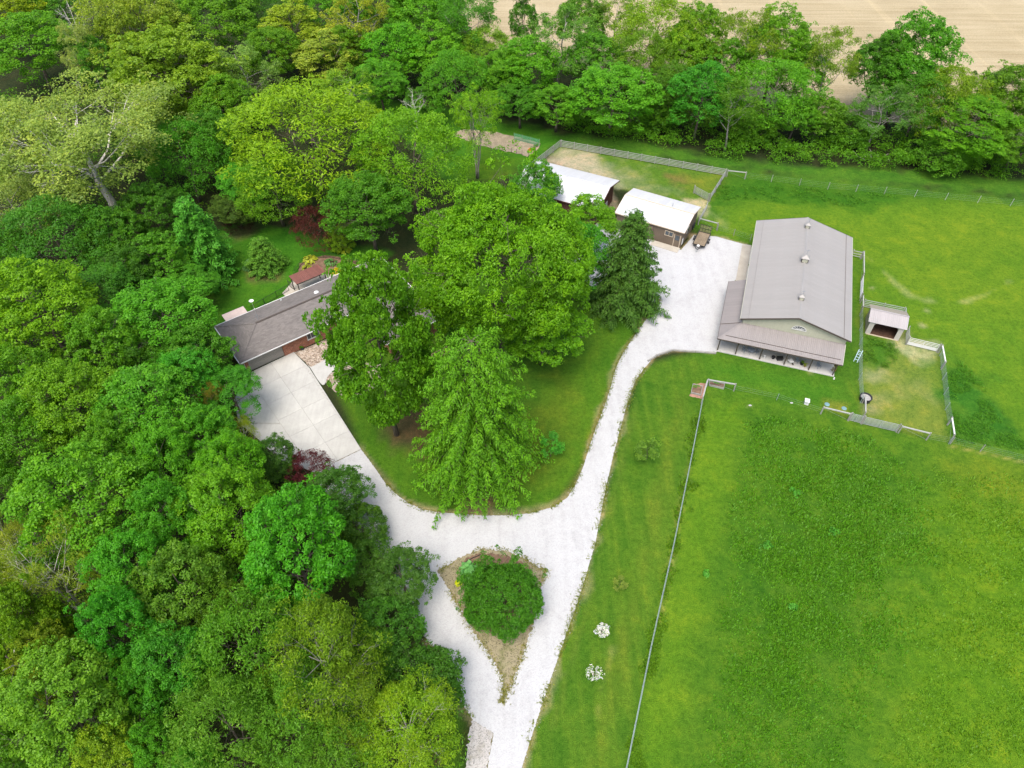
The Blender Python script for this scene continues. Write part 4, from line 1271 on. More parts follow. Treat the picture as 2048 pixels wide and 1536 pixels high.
 ('maple_tree', 404, 1540, 42, 'maple_a', 9, (0.044, 0.165, 0.018), 'bright small tree at the bottom edge, right of the small maple', W),
 ('larch_tree', 805, 1455, 92, 'willowy', 10, (0.098, 0.180, 0.012), 'round feathery yellow green tree near the drive foot', W),
 ('larch_tree', 815, 1462, 80, 'ash_a', 8.6, (0.086, 0.175, 0.012), 'dense lime green tree wrapped by the feathery one near the drive foot', W),
 ('twiggy_tree', 705, 1420, 62, 'sparse', 11, (0.078, 0.145, 0.016), 'thin grey twigged tree left of the round feathery one', W),
 ('dark_tree', 700, 1500, 60, 'ash_a', 9, (0.050, 0.130, 0.015), 'dull green tree at the bottom edge under the grey twigs', W),
 # --- shrubs along the left drive
 ('dark_shrub', 848, 1375, 72, 'shrub', 5, (0.026, 0.085, 0.012), 'large dark shrub against the gravel above the feathery tree', 'dark shrubs along the left drive'),
 ('dark_shrub', 780, 1248, 56, 'shrub', 5, (0.028, 0.100, 0.015), 'dark shrub right of the emerald tree foot', 'dark shrubs along the left drive'),
 ('dark_shrub', 806, 1158, 58, 'oak_a', 6, (0.028, 0.080, 0.016), 'open dark shrub spreading over the gravel edge', 'dark shrubs along the left drive'),
 ('dark_shrub', 742, 1130, 50, 'shrub', 4.4, (0.030, 0.088, 0.014), 'low dark shrub between the open one and the wood', 'dark shrubs along the left drive'),
 ('dark_shrub', 672, 1000, 62, 'oak_a', 6.5, (0.026, 0.082, 0.015), 'dark shrub below the red maple', 'dark shrubs along the left drive'),
 ('dark_shrub', 730, 1050, 44, 'shrub', 4, (0.030, 0.085, 0.013), 'small dark shrub on the gravel below the red maple shrub', 'dark shrubs along the left drive'),
 ('green_shrub', 735, 1300, 52, 'shrub', 4.6, (0.044, 0.120, 0.014), 'green shrub behind the dark gravel side ones', 'dark shrubs along the left drive'),
 ('island_shrub', 1006, 1200, 70, 'island_bush', 4.6, (0.030, 0.110, 0.012), 'large dark green bush filling the island in the fork of the drive', None),
 # --- hedgerow at the field
 ('slender_tree', 1052, 45, 24, 'column', 16, (0.032, 0.110, 0.012), 'slender dark tree alone in the bare field gap', HR),
 ('hedgerow_tree', 970, 112, 50, 'ash_a', 10, (0.070, 0.150, 0.014), 'olive tree left of the round hedgerow tree at the field gap', HR),
 ('hedgerow_tree', 1056, 142, 64, 'maple_a', 12, (0.050, 0.160, 0.012), 'round green tree in front of the slender one', HR),
 ('hedgerow_tree', 1118, 88, 68, 'silver', 15, (0.052, 0.135, 0.030), 'tall bluish green tree at the back of the hedgerow', HR),
 ('hedgerow_tree', 1160, 55, 44, 'oak_a', 14, (0.050, 0.125, 0.020), 'loose tall tree behind the bluish one', HR),
 ('hedgerow_tree', 1234, 45, 42, 'silver', 14, (0.070, 0.140, 0.018), 'thin pale tree at the back, before the field', HR),
 ('hedgerow_tree', 1114, 212, 54, 'maple_b', 8, (0.050, 0.150, 0.014), 'low leafy tree above the corral corner', HR),
 ('hedgerow_tree', 1040, 205, 44, 'maple_c', 8, (0.034, 0.118, 0.013), 'low dark tree above the vegetable plot', HR),
 ('hedgerow_tree', 1226, 190, 72, 'maple_c', 12, (0.050, 0.165, 0.014), 'broad bright tree standing forward of the hedgerow behind the corral', HR),
 ('hedgerow_tree', 1312, 90, 78, 'ash_a', 15, (0.082, 0.160, 0.012), 'yellow green drooping tree behind the broad bright one', HR),
 ('hedgerow_tree', 1280, 140, 50, 'ash_a', 13, (0.058, 0.130, 0.014), 'dim tree between the broad bright one and the yellow green one', HR),
 ('hedgerow_tree', 1400, 85, 54, 'oak_a', 15, (0.056, 0.140, 0.012), 'leafy tree left of the dense dark hedgerow tree top', HR),
 ('hedgerow_tree', 1404, 195, 54, 'maple_a', 13, (0.030, 0.140, 0.018), 'dense dark emerald tree above the corral right end', HR),
 ('hedgerow_tree', 1342, 190, 44, 'ash_a', 10, (0.040, 0.110, 0.012), 'shaded tree left of the dense emerald one', HR),
 ('hedgerow_tree', 1492, 105, 58, 'sparse', 16, (0.075, 0.140, 0.014), 'thin leaved tall tree with bare pale trunk, right of the emerald one', HR),
 ('hedgerow_tree', 1553, 105, 60, 'oak_a', 16, (0.056, 0.150, 0.012), 'tall leafy tree in the middle of the hedgerow', HR),
 ('hedgerow_tree', 1548, 195, 70, 'ash_a', 12, (0.050, 0.158, 0.013), 'drooping bright tree in front of the tall middle one', HR),
 ('hedgerow_tree', 1470, 215, 40, 'leaning', 12, (0.046, 0.120, 0.014), 'tree with two pale trunks between emerald and drooping trees', HR),
 ('hedgerow_tree', 1660, 130, 42, 'leaning', 16, (0.078, 0.145, 0.020), 'see through tree on long pale trunks, left of the high dark crown', HR),
 ('hedgerow_tree', 1640, 235, 42, 'oak_a', 8, (0.050, 0.130, 0.014), 'low bushy tree below the see through one', HR),
 ('hedgerow_tree', 1822, 118, 68, 'oak_a', 17, (0.040, 0.140, 0.014), 'highest broad crown against the tan field at the right', HR),
 ('hedgerow_tree', 1752, 140, 56, 'maple_b', 15, (0.036, 0.115, 0.014), 'dark crown left of the highest broad one', HR),
 ('hedgerow_tree', 1762, 225, 50, 'silver', 11, (0.046, 0.120, 0.034), 'greyish leaved tree under the dark crown', HR),
 ('hedgerow_tree', 1838, 215, 46, 'ash_a', 11, (0.036, 0.120, 0.013), 'shaded drooping tree below the highest crown', HR),
 ('hedgerow_tree', 1892, 210, 58, 'ash_a', 12, (0.076, 0.140, 0.012), 'olive topped tree right of the highest crown', HR),
 ('hedgerow_tree', 1936, 255, 66, 'layered', 11, (0.052, 0.150, 0.012), 'wide tiered tree near the right end of the hedgerow', HR),
 ('hedgerow_tree', 2035, 200, 68, 'oak_a', 13, (0.050, 0.120, 0.013), 'loose tree cut by the right picture edge', HR),
 ('hedgerow_tree', 2040, 285, 50, 'maple_a', 9, (0.048, 0.125, 0.014), 'lower tree at the right picture edge', HR),
 ('hedgerow_tree', 1934, 175, 12, 'column', 8, (0.036, 0.100, 0.014), 'tiny ivy clad post like tree before the tan field', HR),
 ('hedgerow_tree', 1885, 305, 50, 'shrub', 5, (0.042, 0.125, 0.013), 'wide low bush under the tiered hedgerow tree', HR),
 ('hedgerow_tree', 1008, 150, 48, 'maple_b', 11, (0.052, 0.150, 0.012), 'round green tree filling the hedgerow left of the slender one', HR),
 ('hedgerow_tree', 1185, 125, 54, 'maple_a', 12, (0.042, 0.135, 0.014), 'full green crown between the bluish tree and the broad bright one', HR),
 ('hedgerow_tree', 1362, 125, 50, 'maple_c', 13, (0.062, 0.150, 0.011), 'full yellowish crown left of the dense emerald tree', HR),
 ('hedgerow_tree', 1450, 140, 48, 'maple_b', 13, (0.048, 0.140, 0.012), 'full crown right behind the dense emerald tree', HR),
 ('hedgerow_tree', 1600, 150, 50, 'maple_a', 12, (0.050, 0.145, 0.011), 'full crown right of the drooping bright tree', HR),
 ('hedgerow_tree', 1590, 235, 42, 'maple_b', 8, (0.040, 0.125, 0.012), 'low full crown at the foot of the drooping bright tree', HR),
 ('hedgerow_tree', 1700, 262, 40, 'shrub', 5, (0.040, 0.120, 0.012), 'bush in the gap under the long pale trunks', HR),
 ('hedgerow_tree', 1805, 170, 52, 'maple_c', 13, (0.036, 0.130, 0.013), 'deep green crown just under the highest broad one', HR),
 ('hedgerow_tree', 1985, 215, 48, 'ash_a', 10, (0.058, 0.140, 0.012), 'yellow green tree between the tiered one and the right edge', HR),
 ('hedgerow_tree', 1500, 255, 40, 'shrub', 5.5, (0.046, 0.130, 0.012), 'bush at the foot of the two pale trunks', HR),
 ('hedgerow_tree', 1320, 225, 42, 'shrub', 6, (0.044, 0.130, 0.012), 'big bush right of the broad bright tree, behind the corral', HR),
 # --- young planting on the mown strip
 ('blossom_tree', 1240, 1168, 13, 'sapling', 1.8, (0.100, 0.150, 0.050), 'tiny thin sapling on the mown strip, above the white blossom trees', None),
]
for t_ in TREES:
    nm, px, py, rp, pk, Ht, colr, lab, grp = t_
    plant_tree(nm, px, py, rp, pk, Ht, colr, lab, grp, cat='shrub' if 'shrub' in nm else 'tree')
plant_tree('bald_cypress', 957, 946, 122, 'cypress', 21.5, (0.042, 0.128, 0.006), 'tall drooping bright green conifer on the lawn in the bend of the drive', None, cat='tree', base=True)

# two young trees in white blossom
def blossom(px, py, r, label, seed, n):
    rs = np.random.RandomState(seed)
    c = G(px, py, 1.2)
    t = thing('blossom_tree', label, 'tree', (c.x, c.y, 0), 0)
    mb = MB()
    mb.tube([(0, 0, 0), (0, 0, 1.1), (0.05, 0, 2.0)], [.04, .03, .01], 5)
    P = []
    for i in range(11):
        a, e = i * 2.4, rs.uniform(.1, 1.0)
        b = Vector((0, 0, .6 + .1 * i))
        q = Vector((math.cos(a) * r * math.cos(e), math.sin(a) * r * math.cos(e), 1.2 + r * .9 * math.sin(e)))
        mb.tube([b, q], [.015, .005], 3)
        for k in range(6):
            f = rs.uniform(.45, 1.0)
            P.append(tuple(b.lerp(q, f) + Vector(rs.normal(size=3) * .10)))
    mb.build('trunk', M['bark'], t)
    P = np.array(P)
    D = unit(P - np.array([0, 0, .9]))
    V, T = clump_leaves(rs, P, D, n, .17, .055, .6, .6, .8, .1, 0)
    bl = link('blossom', quads_mesh('blossom', V, M['blossom'], T), t)
    bl.color = (.36, .37, .85, 1)
    V, T = clump_leaves(rs, P, D, 7, .2, .06, .5, .4, .8, .1, .2)
    k = link('crown', quads_mesh('blossom_leaves', V, M['leaf'], T), t)
    k.color = (0.07, 0.16, 0.03, 1)
blossom(1205, 1262, .62, 'young tree thick with white blossom on the mown strip', 3, 16)
blossom(1188, 1350, .85, 'wider young tree with scattered white blossom, nearest on the mown strip', 4, 6)

# broken trunk in the dark gap of the lower wood
bt = thing('broken_trunk', 'broken bare trunk leaning out of a dark gap in the lower left wood', 'dead tree', tuple(G(200, 1400, 0)), .6)
MB().tube([(0, 0, 0), (-.6, .3, 4), (-1.5, .6, 8), (-2.3, 1.0, 11.2)], [.26, .22, .17, .06], 8).build('trunk', M['bark'], bt)
for q in (((-1.5, .6, 8), (-.3, .9, 9.6)), ((-1.9, .8, 9.6), (-2.8, .2, 10.8)), ((-2.1, .9, 10.4), (-1.4, 1.6, 11.4))):
    MB().tube([q[0], ((q[0][0] + q[1][0]) / 2, (q[0][1] + q[1][1]) / 2 + .1, (q[0][2] + q[1][2]) / 2), q[1]], [.09, .06, .02], 5).build('branch', M['dead_wood'], bt)

# ------------------------------------------------------------------ undergrowth and tall grass: uncountable, one object each
def scrub(name, label, px_poly, n, seed, color, hmax=1.4, size=.13, rc=.7, per=34, world=None, thr=.30):
    rs = np.random.RandomState(seed)
    poly = world or [(p.x, p.y) for p in GP(px_poly)]
    xs = [p[0] for p in poly]
    ys = [p[1] for p in poly]
    P = []
    while len(P) < n:
        x_, y_ = rs.uniform(min(xs), max(xs), 4000), rs.uniform(min(ys), max(ys), 4000)
        ok = (poly_sd(x_, y_, poly) > 0) & (vnoise(x_, y_, .25 if thr < .4 else .6, 8) > thr)
        if not ok.any():
            break
        for a, b_ in zip(x_[ok], y_[ok]):
            P.append((a, b_, rs.uniform(.1, 1) * hmax * (0.4 + vnoise(np.array([a]), np.array([b_]), .3, 5)[0])))
    P = np.array(P[:n])
    D = np.tile(np.array([0, 0, 1.]), (n, 1))
    V, T = clump_leaves(rs, P, D, per, rc, size, .42, .6, .8, .3, .12)
    V[:, :, 2] = np.maximum(V[:, :, 2], 0.01)
    o = link(name, quads_mesh(name, V, M['leaf'], T))
    o.color = (*color, 1)
    return tag(o, label, None, None, 'stuff')
def weeds(label, px_poly, n, seed, color):
    return scrub('rank_grass', label, px_poly, n, seed, color, .28, .075, .34, 22, None, .46)
scrub('undergrowth', 'rank green undergrowth along the foot of the hedgerow', [(1130, 268), (1300, 292), (1460, 322), (1700, 338), (2048, 362), (2200, 370), (2200, 300), (1900, 275), (1600, 262), (1300, 225), (1120, 205)], 1700, 31, (0.046, 0.135, 0.012), 2.6, .17, 1.0, 34)
scrub('woodland_undergrowth', 'shrubby undergrowth on the floor of the wood', [(640, 1000), (790, 1215), (900, 1330), (930, 1500), (900, 1800), (-300, 1800), (-300, 500), (400, 660), (480, 800), (540, 930)], 2300, 32, (0.046, 0.125, 0.012), 2.4, .16, 1.0, 30)
scrub('woodland_undergrowth', 'shrubby undergrowth at the back of the wood', [(-100, 440), (400, 440), (520, 430), (780, 470), (860, 330), (740, 220), (900, 190), (1120, 255), (1120, 200), (960, 60), (960, -60), (-400, -60)], 2600, 33, (0.046, 0.125, 0.012), 3.0, .20, 1.3, 26)

def tall_grass(name, label, px_poly, n, seed, h, color, thresh=.35, fade=0.0):
    rs = np.random.RandomState(seed)
    poly = [(p.x, p.y) for p in GP(px_poly)]
    xs = [p[0] for p in poly]
    ys = [p[1] for p in poly]
    X_, Y_ = [], []
    while sum(map(len, X_)) < n:
        x_, y_ = rs.uniform(min(xs), max(xs), 60000), rs.uniform(min(ys), max(ys), 60000)
        v = vnoise(x_, y_, .55, 2) * .6 + vnoise(x_, y_, 1.7, 6) * .4
        ok = (poly_sd(x_, y_, poly) + (v - .5) * 3 > rs.uniform(0, 1, len(x_)) ** 2 * fade) & (v > thresh + rs.uniform(-.12, .12, len(x_)))
        X_.append(x_[ok])
        Y_.append(y_[ok])
    x_, y_ = np.concatenate(X_)[:n], np.concatenate(Y_)[:n]
    v = vnoise(x_, y_, .55, 2)
    a = rs.uniform(0, 6.28, n)
    ln = h * rs.uniform(.5, 1.2, n) * (.5 + v)
    ti = rs.uniform(.25, .9, n)
    d = np.stack([np.cos(a) * np.sin(ti), np.sin(a) * np.sin(ti), np.cos(ti)], 1)
    s = np.stack([-np.sin(a), np.cos(a), np.zeros(n)], 1) * (.06 + .05 * rs.rand(n))[:, None]
    B = np.stack([x_, y_, np.full(n, .0)], 1)
    m = B + d * (ln * .55)[:, None]
    tip = B + d * ln[:, None]
    tip[:, 2] -= ln * .22
    V = np.stack([B - s * .5, B + s * .5, m + s, tip], 1)
    o = link(name, quads_mesh(name, V, M['leaf'], np.clip(rs.normal(.40, .14, n) + (v - .5) * -.1, 0, 1)))
    o.color = (*color, 1)
    return tag(o, label, None, None, 'stuff')
tall_grass('tall_grass', 'tall unmown grass in the middle of the lower pasture', [(1490, 850), (1560, 830), (1740, 880), (1860, 960), (1880, 1100), (1830, 1300), (1700, 1500), (1690, 1640), (1380, 1640), (1420, 1420), (1450, 1180), (1455, 1020)], 27000, 41, .32, (0.040, 0.122, 0.009), .30, 9.0)
tall_grass('tall_grass', 'grazed pasture grass on the right of the lower pasture', [(1860, 930), (2048, 960), (2300, 1060), (2200, 1640), (1720, 1640), (1830, 1300)], 15000, 42, .24, (0.054, 0.130, 0.010), .34, 7.0)
weeds('rank deep green weeds east of the horse pen', [(1882, 705), (1925, 720), (1965, 770), (1990, 830), (2060, 900), (1908, 885)], 520, 43, (0.036, 0.118, 0.014))
weeds('rank grass under the barn side of the horse pen', [(1724, 668), (1790, 690), (1800, 715), (1770, 738), (1728, 740)], 130, 44, (0.044, 0.112, 0.014))
weeds('lush green grass right of the corral', [(1440, 372), (1640, 378), (1790, 392), (1800, 408), (1700, 416), (1480, 400), (1425, 408)], 330, 45, (0.036, 0.112, 0.014))
tall_grass('rank_grass', 'uncut grass along the foot of the long fence', [(1256, 1536), (1345, 1088), (1402, 806), (1408, 806), (1356, 1088), (1272, 1536)], 5000, 46, .25, (0.050, 0.118, 0.011), .25)
def edge_tufts(name, label, pts, half, n, seed, h, color):
    rs = np.random.RandomState(seed)
    pts = np.array([(p.x, p.y) for p in pts])
    sg = np.linalg.norm(np.diff(pts, axis=0), axis=1)
    k = rs.choice(len(sg), n, p=sg / sg.sum())
    f = rs.rand(n)[:, None]
    d = np.diff(pts, axis=0)[k] / sg[k][:, None]
    P = pts[k] + np.diff(pts, axis=0)[k] * f + np.stack([-d[:, 1], d[:, 0]], 1) * (rs.normal(0, half, n))[:, None]
    keep = vnoise(P[:, 0], P[:, 1], .8, 4) > .38
    P = P[keep]
    C3 = np.concatenate([P, np.full((len(P), 1), .03)], 1)
    V, T = clump_leaves(rs, C3, np.tile(np.array([0, 0, 1.]), (len(C3), 1)), 5, .11, .07, .3, .5, .8, .2, .3)
    V[:, :, 2] = np.maximum(V[:, :, 2] * h, .024)
    o = link(name, quads_mesh(name, V, M['leaf'], T))
    o.color = (*color, 1)
    return tag(o, label, None, None, 'stuff')
edge_tufts('edge_grass', 'ragged grass tufts along the right edge of the drive', DRIVE_W[1:15], .22, 2300, 51, .8, (.070, .100, .018))
edge_tufts('edge_grass', 'ragged grass tufts where the house lawn meets the gravel', DRIVE_W[37:60], .18, 2000, 52, .8, (.060, .090, .014))
edge_tufts('edge_grass', 'ragged grass tufts round the rim of the island', [Vector((p[0], p[1], 0)) for p in ISL], .22, 1500, 53, .8, (.080, .095, .022))
edge_tufts('edge_grass', 'ragged grass tufts along the woodland edge of the left drive', DRIVE_W[63:80], .2, 1300, 54, .8, (.055, .095, .016))
# broad leaved docks in the pasture
rs_ = np.random.RandomState(9)
for i, (px, py, r) in enumerate(((1530, 1091, .5), (1590, 986, .38), (1412, 1210 - 60, .3), (1585, 1215, .35), (1668, 1065, .42))):
    c = G(px, py)
    P = np.array([(rs_.normal() * r * .5, rs_.normal() * r * .5, .1 + rs_.rand() * .25) for _ in range(14)])
    V, T = clump_leaves(rs_, P, unit(P * np.array([1, 1, .3]) + 1e-6), 9, .2, .13, .4, .6, .6, .3, .2)
    o = link('dock_plant', quads_mesh('dock_plant', V, M['leaf'], T), None, (c.x, c.y, 0))
    o.color = (0.045, 0.17, 0.035, 1)
    tag(o, ['broad leaved dock, largest clump in the tall pasture grass', 'dock clump highest up the tall pasture grass', 'dock clump at the fence side of the tall grass', 'dock clump lowest down the pasture', 'dark dock clump right of the largest one'][i], 'plant', 'dock clumps in the lower pasture')
# ------------------------------------------------------------------ the big barn (local frame: x across to the right, y back along the ridge)
def frame_angle(dx, dy):
    return math.atan2(dy, dx)
def ribbed_panel(name, w, L, mat, ribs=4, h=.022, t=.012):
    """one roofing sheet lying in x (width) and y (length up the slope), ribs along y"""
    mb = MB()
    prof = [(0, 0)]
    for k in range(ribs):
        c = w * (k + .5) / ribs
        prof += [(c - .035, 0), (c - .018, h), (c + .018, h), (c + .035, 0)]
    prof.append((w, 0))
    for i in range(len(prof) - 1):
        a, b = prof[i], prof[i + 1]
        mb.face([(a[0], 0, a[1]), (b[0], 0, b[1]), (b[0], L, b[1]), (a[0], L, a[1])])
    mb.face([(0, 0, -t), (0, L, -t), (w, L, -t), (w, 0, -t)])
    mb.face([(0, 0, -t), (w, 0, -t), (w, 0, 0), (0, 0, 0)])
    mb.face([(0, L, 0), (w, L, 0), (w, L, -t), (0, L, -t)])
    return mb.mesh(name, mat)
def lay_panels(parent, mesh, n, origin, along, up, w, gap=.006, name='roof_panel'):
    """copies of one sheet side by side: along = unit vector across sheets, up = unit vector up the slope"""
    along, up = Vector(along).normalized(), Vector(up).normalized()
    nrm = along.cross(up)
    R = Matrix((along, up, nrm)).transposed().to_4x4()
    for k in range(n):
        o = link(name, mesh, parent)
        o.matrix_local = Matrix.Translation(Vector(origin) + along * (w + gap) * k) @ R

BO = Vector((29.57, 68.77, 0))
BA = frame_angle(.95, -.3123)
barn = thing('barn', 'big taupe steel roofed barn with wraparound porch and three roof vents', 'barn', BO, BA)
BW, BL, EZ, RZ = 13.65, 22.9, 4.5, 6.5
sl = math.hypot(BW / 2, RZ - EZ)
npan = 25
pw = BL / npan - .006
pm = ribbed_panel('barn_sheet', pw, sl, M['barn_roof'])
lay_panels(barn, pm, npan, (0, BL - .003, EZ), (0, -1, 0), (BW / 2, 0, RZ - EZ), pw)
lay_panels(barn, pm, npan, (BW, .003, EZ), (0, 1, 0), (-BW / 2, 0, RZ - EZ), pw)
MB().slab([(BW / 2 - .18, -.02, RZ - .02), (BW / 2, -.02, RZ + .045), (BW / 2, BL + .02, RZ + .045), (BW / 2 - .18, BL + .02, RZ - .02)][::1], .01).slab([(BW / 2, -.02, RZ + .045), (BW / 2 + .18, -.02, RZ - .02), (BW / 2 + .18, BL + .02, RZ - .02), (BW / 2, BL + .02, RZ + .045)], .01).build('ridge_cap', M['barn_roof'], barn)
for sx, dx in ((0.0, 1), (BW, -1)):      # rake and eave trim
    for y0 in (-.025, BL + .025):
        MB().beam((sx, y0, EZ - .09), (BW / 2, y0, RZ - .09), .05, .2).build('rake_trim', M['trim_brown'], barn)
    MB().beam((sx - dx * .03, .0, EZ - .08), (sx - dx * .03, BL, EZ - .08), .05, .16).build('eave_trim', M['cream_steel'], barn)
for xg, sgn in ((.95, 1), (BW - .95, -1)):
    zg = EZ + (RZ - EZ) * .95 / (BW / 2) + .035
    MB().beam((xg, .05, zg), (xg, BL - .05, zg), .035, .03).build('snow_guard', M['trim_brown'] if sgn < 0 else M['porch_roof'], barn)
# walls under the roof, siding in sheets
wx0, wx1, wy0, wy1 = .4, BW - .4, .42, BL - .42
def gable_wall(y, face):
    n = 14
    for k in range(n):
        a, b = wx0 + (wx1 - wx0) * k / n, wx0 + (wx1 - wx0) * (k + 1) / n - .008
        def top(x_):
            return EZ + (RZ - EZ) * (1 - abs(x_ - BW / 2) / (BW / 2)) - .06
        mb = MB()
        xsn = [a, b] if not (a < BW / 2 < b) else [a, BW / 2, b]
        outl = [(a, 0), (b, 0)] + [(x_, top(x_)) for x_ in reversed(xsn)]
        f = [(p[0], y, p[1]) for p in outl]
        bk = [(p[0], y - face * .06, p[1]) for p in outl]
        if face > 0:
            f, bk = f[::-1], bk[::-1]
        mb.face(f)
        mb.face(bk[::-1])
        m_ = len(f)
        for i in range(m_):
            mb.face([f[i], bk[i], bk[(i + 1) % m_], f[(i + 1) % m_]])
        for r in range(3):
            xr = a + (b - a) * (r + .5) / 3
            mb.box((xr, y + face * .012, top(xr) / 2 - .02), (.045, .024, top(xr) - .04))
        mb.build('siding_panel', M['cream_steel'], barn)
gable_wall(wy0, -1)
gable_wall(wy1, 1)
for xw, fc in ((wx0, -1), (wx1, 1)):
    for k in range(12):
        a, b = wy0 + .005 + (wy1 - wy0 - .01) * k / 12, wy0 + (wy1 - wy0 - .01) * (k + 1) / 12
        mb = MB().box((xw - fc * .033, (a + b) / 2, 2.22), (.06, b - a - .008, 4.44))
        for r in range(4):
            mb.box((xw + fc * .01, a + (b - a) * (r + .5) / 4, 2.2), (.024, .045, 4.36))
        mb.build('siding_panel', M['cream_steel'], barn)
for k, (y0, w_) in enumerate(((13.2, 3.6), (18.0, 3.6))):
    d = MB().box((wx0 - .06, y0 + w_ / 2, 1.7), (.05, w_, 3.4)).build('overhead_door', M['white_paint'], barn)
    for r in range(4):
        MB().box((wx0 - .09, y0 + w_ / 2, .45 + .82 * r), (.02, w_ - .1, .72)).build('door_panel', M['white_paint'], d)
# half round fan window in the gable
fw = MB()
fx, fz, fr = 7.35, 4.28, .92
arc = [(fx + fr * math.cos(a), fz + fr * .72 * math.sin(a)) for a in np.linspace(0, math.pi, 15)]
inn = [(fx + (fr - .13) * math.cos(a), fz + .07 + (fr - .13) * .70 * math.sin(a)) for a in np.linspace(0, math.pi, 15)]
yq = wy0 - .075
for i in range(14):
    fw.slab([(arc[i][0], yq, arc[i][1]), (arc[i + 1][0], yq, arc[i + 1][1]), (inn[i + 1][0], yq, inn[i + 1][1]), (inn[i][0], yq, inn[i][1])], .05)
fw.box((fx, yq + .02, fz + .02), (2 * fr, .05, .1))
for k in range(1, 6):
    a = math.pi * k / 6
    fw.beam((fx, yq + .02, fz + .06), (fx + (fr - .1) * math.cos(a), yq + .02, fz + .06 + (fr - .1) * .7 * math.sin(a)), .04, .05, up=(0, 1, 0))
win = fw.build('fan_window', M['white_paint'], barn)
gl = MB()
for i in range(14):
    gl.face([(fx, yq + .045, fz + .06), (inn[i][0], yq + .045, inn[i][1]), (inn[i + 1][0], yq + .045, inn[i + 1][1])])
gl.build('pane', M['glass'], win)
# porch: slab bays, posts, beam, roof sheets on two sides with a hip between
SX0, SX1, SY0 = -1.95, 13.05, -2.2
px_ = [-1.79, .57, 3.65, 6.77, 9.85, 12.82]
edges = [SX0] + px_[1:5] + [SX1]
for k in range(5):
    MB().box(((edges[k] + edges[k + 1]) / 2, (SY0 + .40) / 2, .06), (edges[k + 1] - edges[k] - .02, .40 - SY0, .14)).build('porch_slab', M['concrete'], barn)
for k in range(3):
    MB().box(((SX0 + .32) / 2, .44 + 3.1 * (k + .5), .06), (.32 - SX0, 3.08, .14)).build('porch_slab', M['concrete'], barn)
MB().box((-.38, 16.2, .045), (1.4, 13.2, .10)).build('apron', M['warm_concrete'], barn)
for x_ in px_:
    MB().box((x_, -2.02, 1.23), (.14, .14, 2.30)).build('post', M['trim_brown'], barn)
for y_ in (1.6, 4.8, 8.6):
    MB().box((-1.79, y_, 1.23), (.14, .14, 2.30)).build('post', M['trim_brown'], barn)
MB().beam((SX0 - .05, -2.02, 2.3), (SX1, -2.02, 2.3), .1, .18).build('porch_beam', M['trim_brown'], barn)
MB().beam((-1.79, -1.95, 2.3), (-1.79, 9.2, 2.3), .1, .18).build('porch_beam', M['trim_brown'], barn)
PZ0, PZ1 = 2.55, 3.55
run = .36 + 2.5
front_n = 17
fpw = (13.3 - .36) / 14 - .006
psl = math.hypot(2.86, PZ1 - PZ0)
fm = ribbed_panel('porch_sheet', fpw, psl, M['porch_roof'], 4, .026)
lay_panels(barn, fm, 14, (.36, -2.5, PZ0), (1, 0, 0), (0, 2.86, PZ1 - PZ0), fpw)
spw = (9.7 - .36) / 10 - .006
ssl = math.hypot(2.56, PZ1 - PZ0)
sm_ = ribbed_panel('side_porch_sheet', spw, ssl, M['porch_roof'], 4, .026)
lay_panels(barn, sm_, 10, (-2.2, 9.7, PZ0), (0, -1, 0), (2.56, 0, PZ1 - PZ0), spw)
# hip corner: two triangular sheets
MB().slab([(-2.2, -2.5, PZ0), (.354, -2.5, PZ0), (.354, .36, PZ1)], .014).build('hip_panel', M['porch_roof'], barn)
MB().slab([(-2.2, -2.5, PZ0), (.36, .356, PZ1), (-2.2, .356, PZ0)], .014).build('hip_panel', M['porch_roof'], barn)
rb = MB()
for k in range(11):
    x_ = -2.2 + 2.55 * (k + .5) / 11
    f = (x_ + 2.2) / 2.554
    rb.beam((x_, -2.49, PZ0 + .012), (x_, -2.5 + 2.86 * f, PZ0 + (PZ1 - PZ0) * f + .012), .04, .024)
    y_ = -2.5 + 2.85 * (k + .5) / 11
    f = (y_ + 2.5) / 2.856
    rb.beam((-2.19, y_, PZ0 + .012), (-2.2 + 2.56 * f, y_, PZ0 + (PZ1 - PZ0) * f + .012), .04, .024)
rb.build('hip_rib', M['porch_roof'], barn)
MB().beam((-2.2, -2.5, PZ0 + .03), (.36, .36, PZ1 + .03), .16, .03).build('hip_cap', M['porch_roof'], barn)
MB().beam((-1.3, -1.86, PZ0 + .26), (13.0, -1.86, PZ0 + .26), .06, .05).build('snow_guard', M['trim_brown'], barn)
MB().beam((-2.2, .37, PZ0 + .04), (.36, .37, PZ1 + .04), .07, .03).build('flashing', M['trim_brown'], barn)
MB().beam((-2.2, -2.52, PZ0 - .07), (13.3, -2.52, PZ0 - .07), .05, .15).build('gutter', M['trim_brown'], barn)
MB().beam((-2.22, -2.5, PZ0 - .07), (-2.22, 9.7, PZ0 - .07), .05, .15).build('gutter', M['trim_brown'], barn)
MB().beam((13.31, -2.5, PZ0 - .05), (13.31, .36, PZ1 - .05), .05, .14).build('rake_trim', M['cream_steel'], barn)
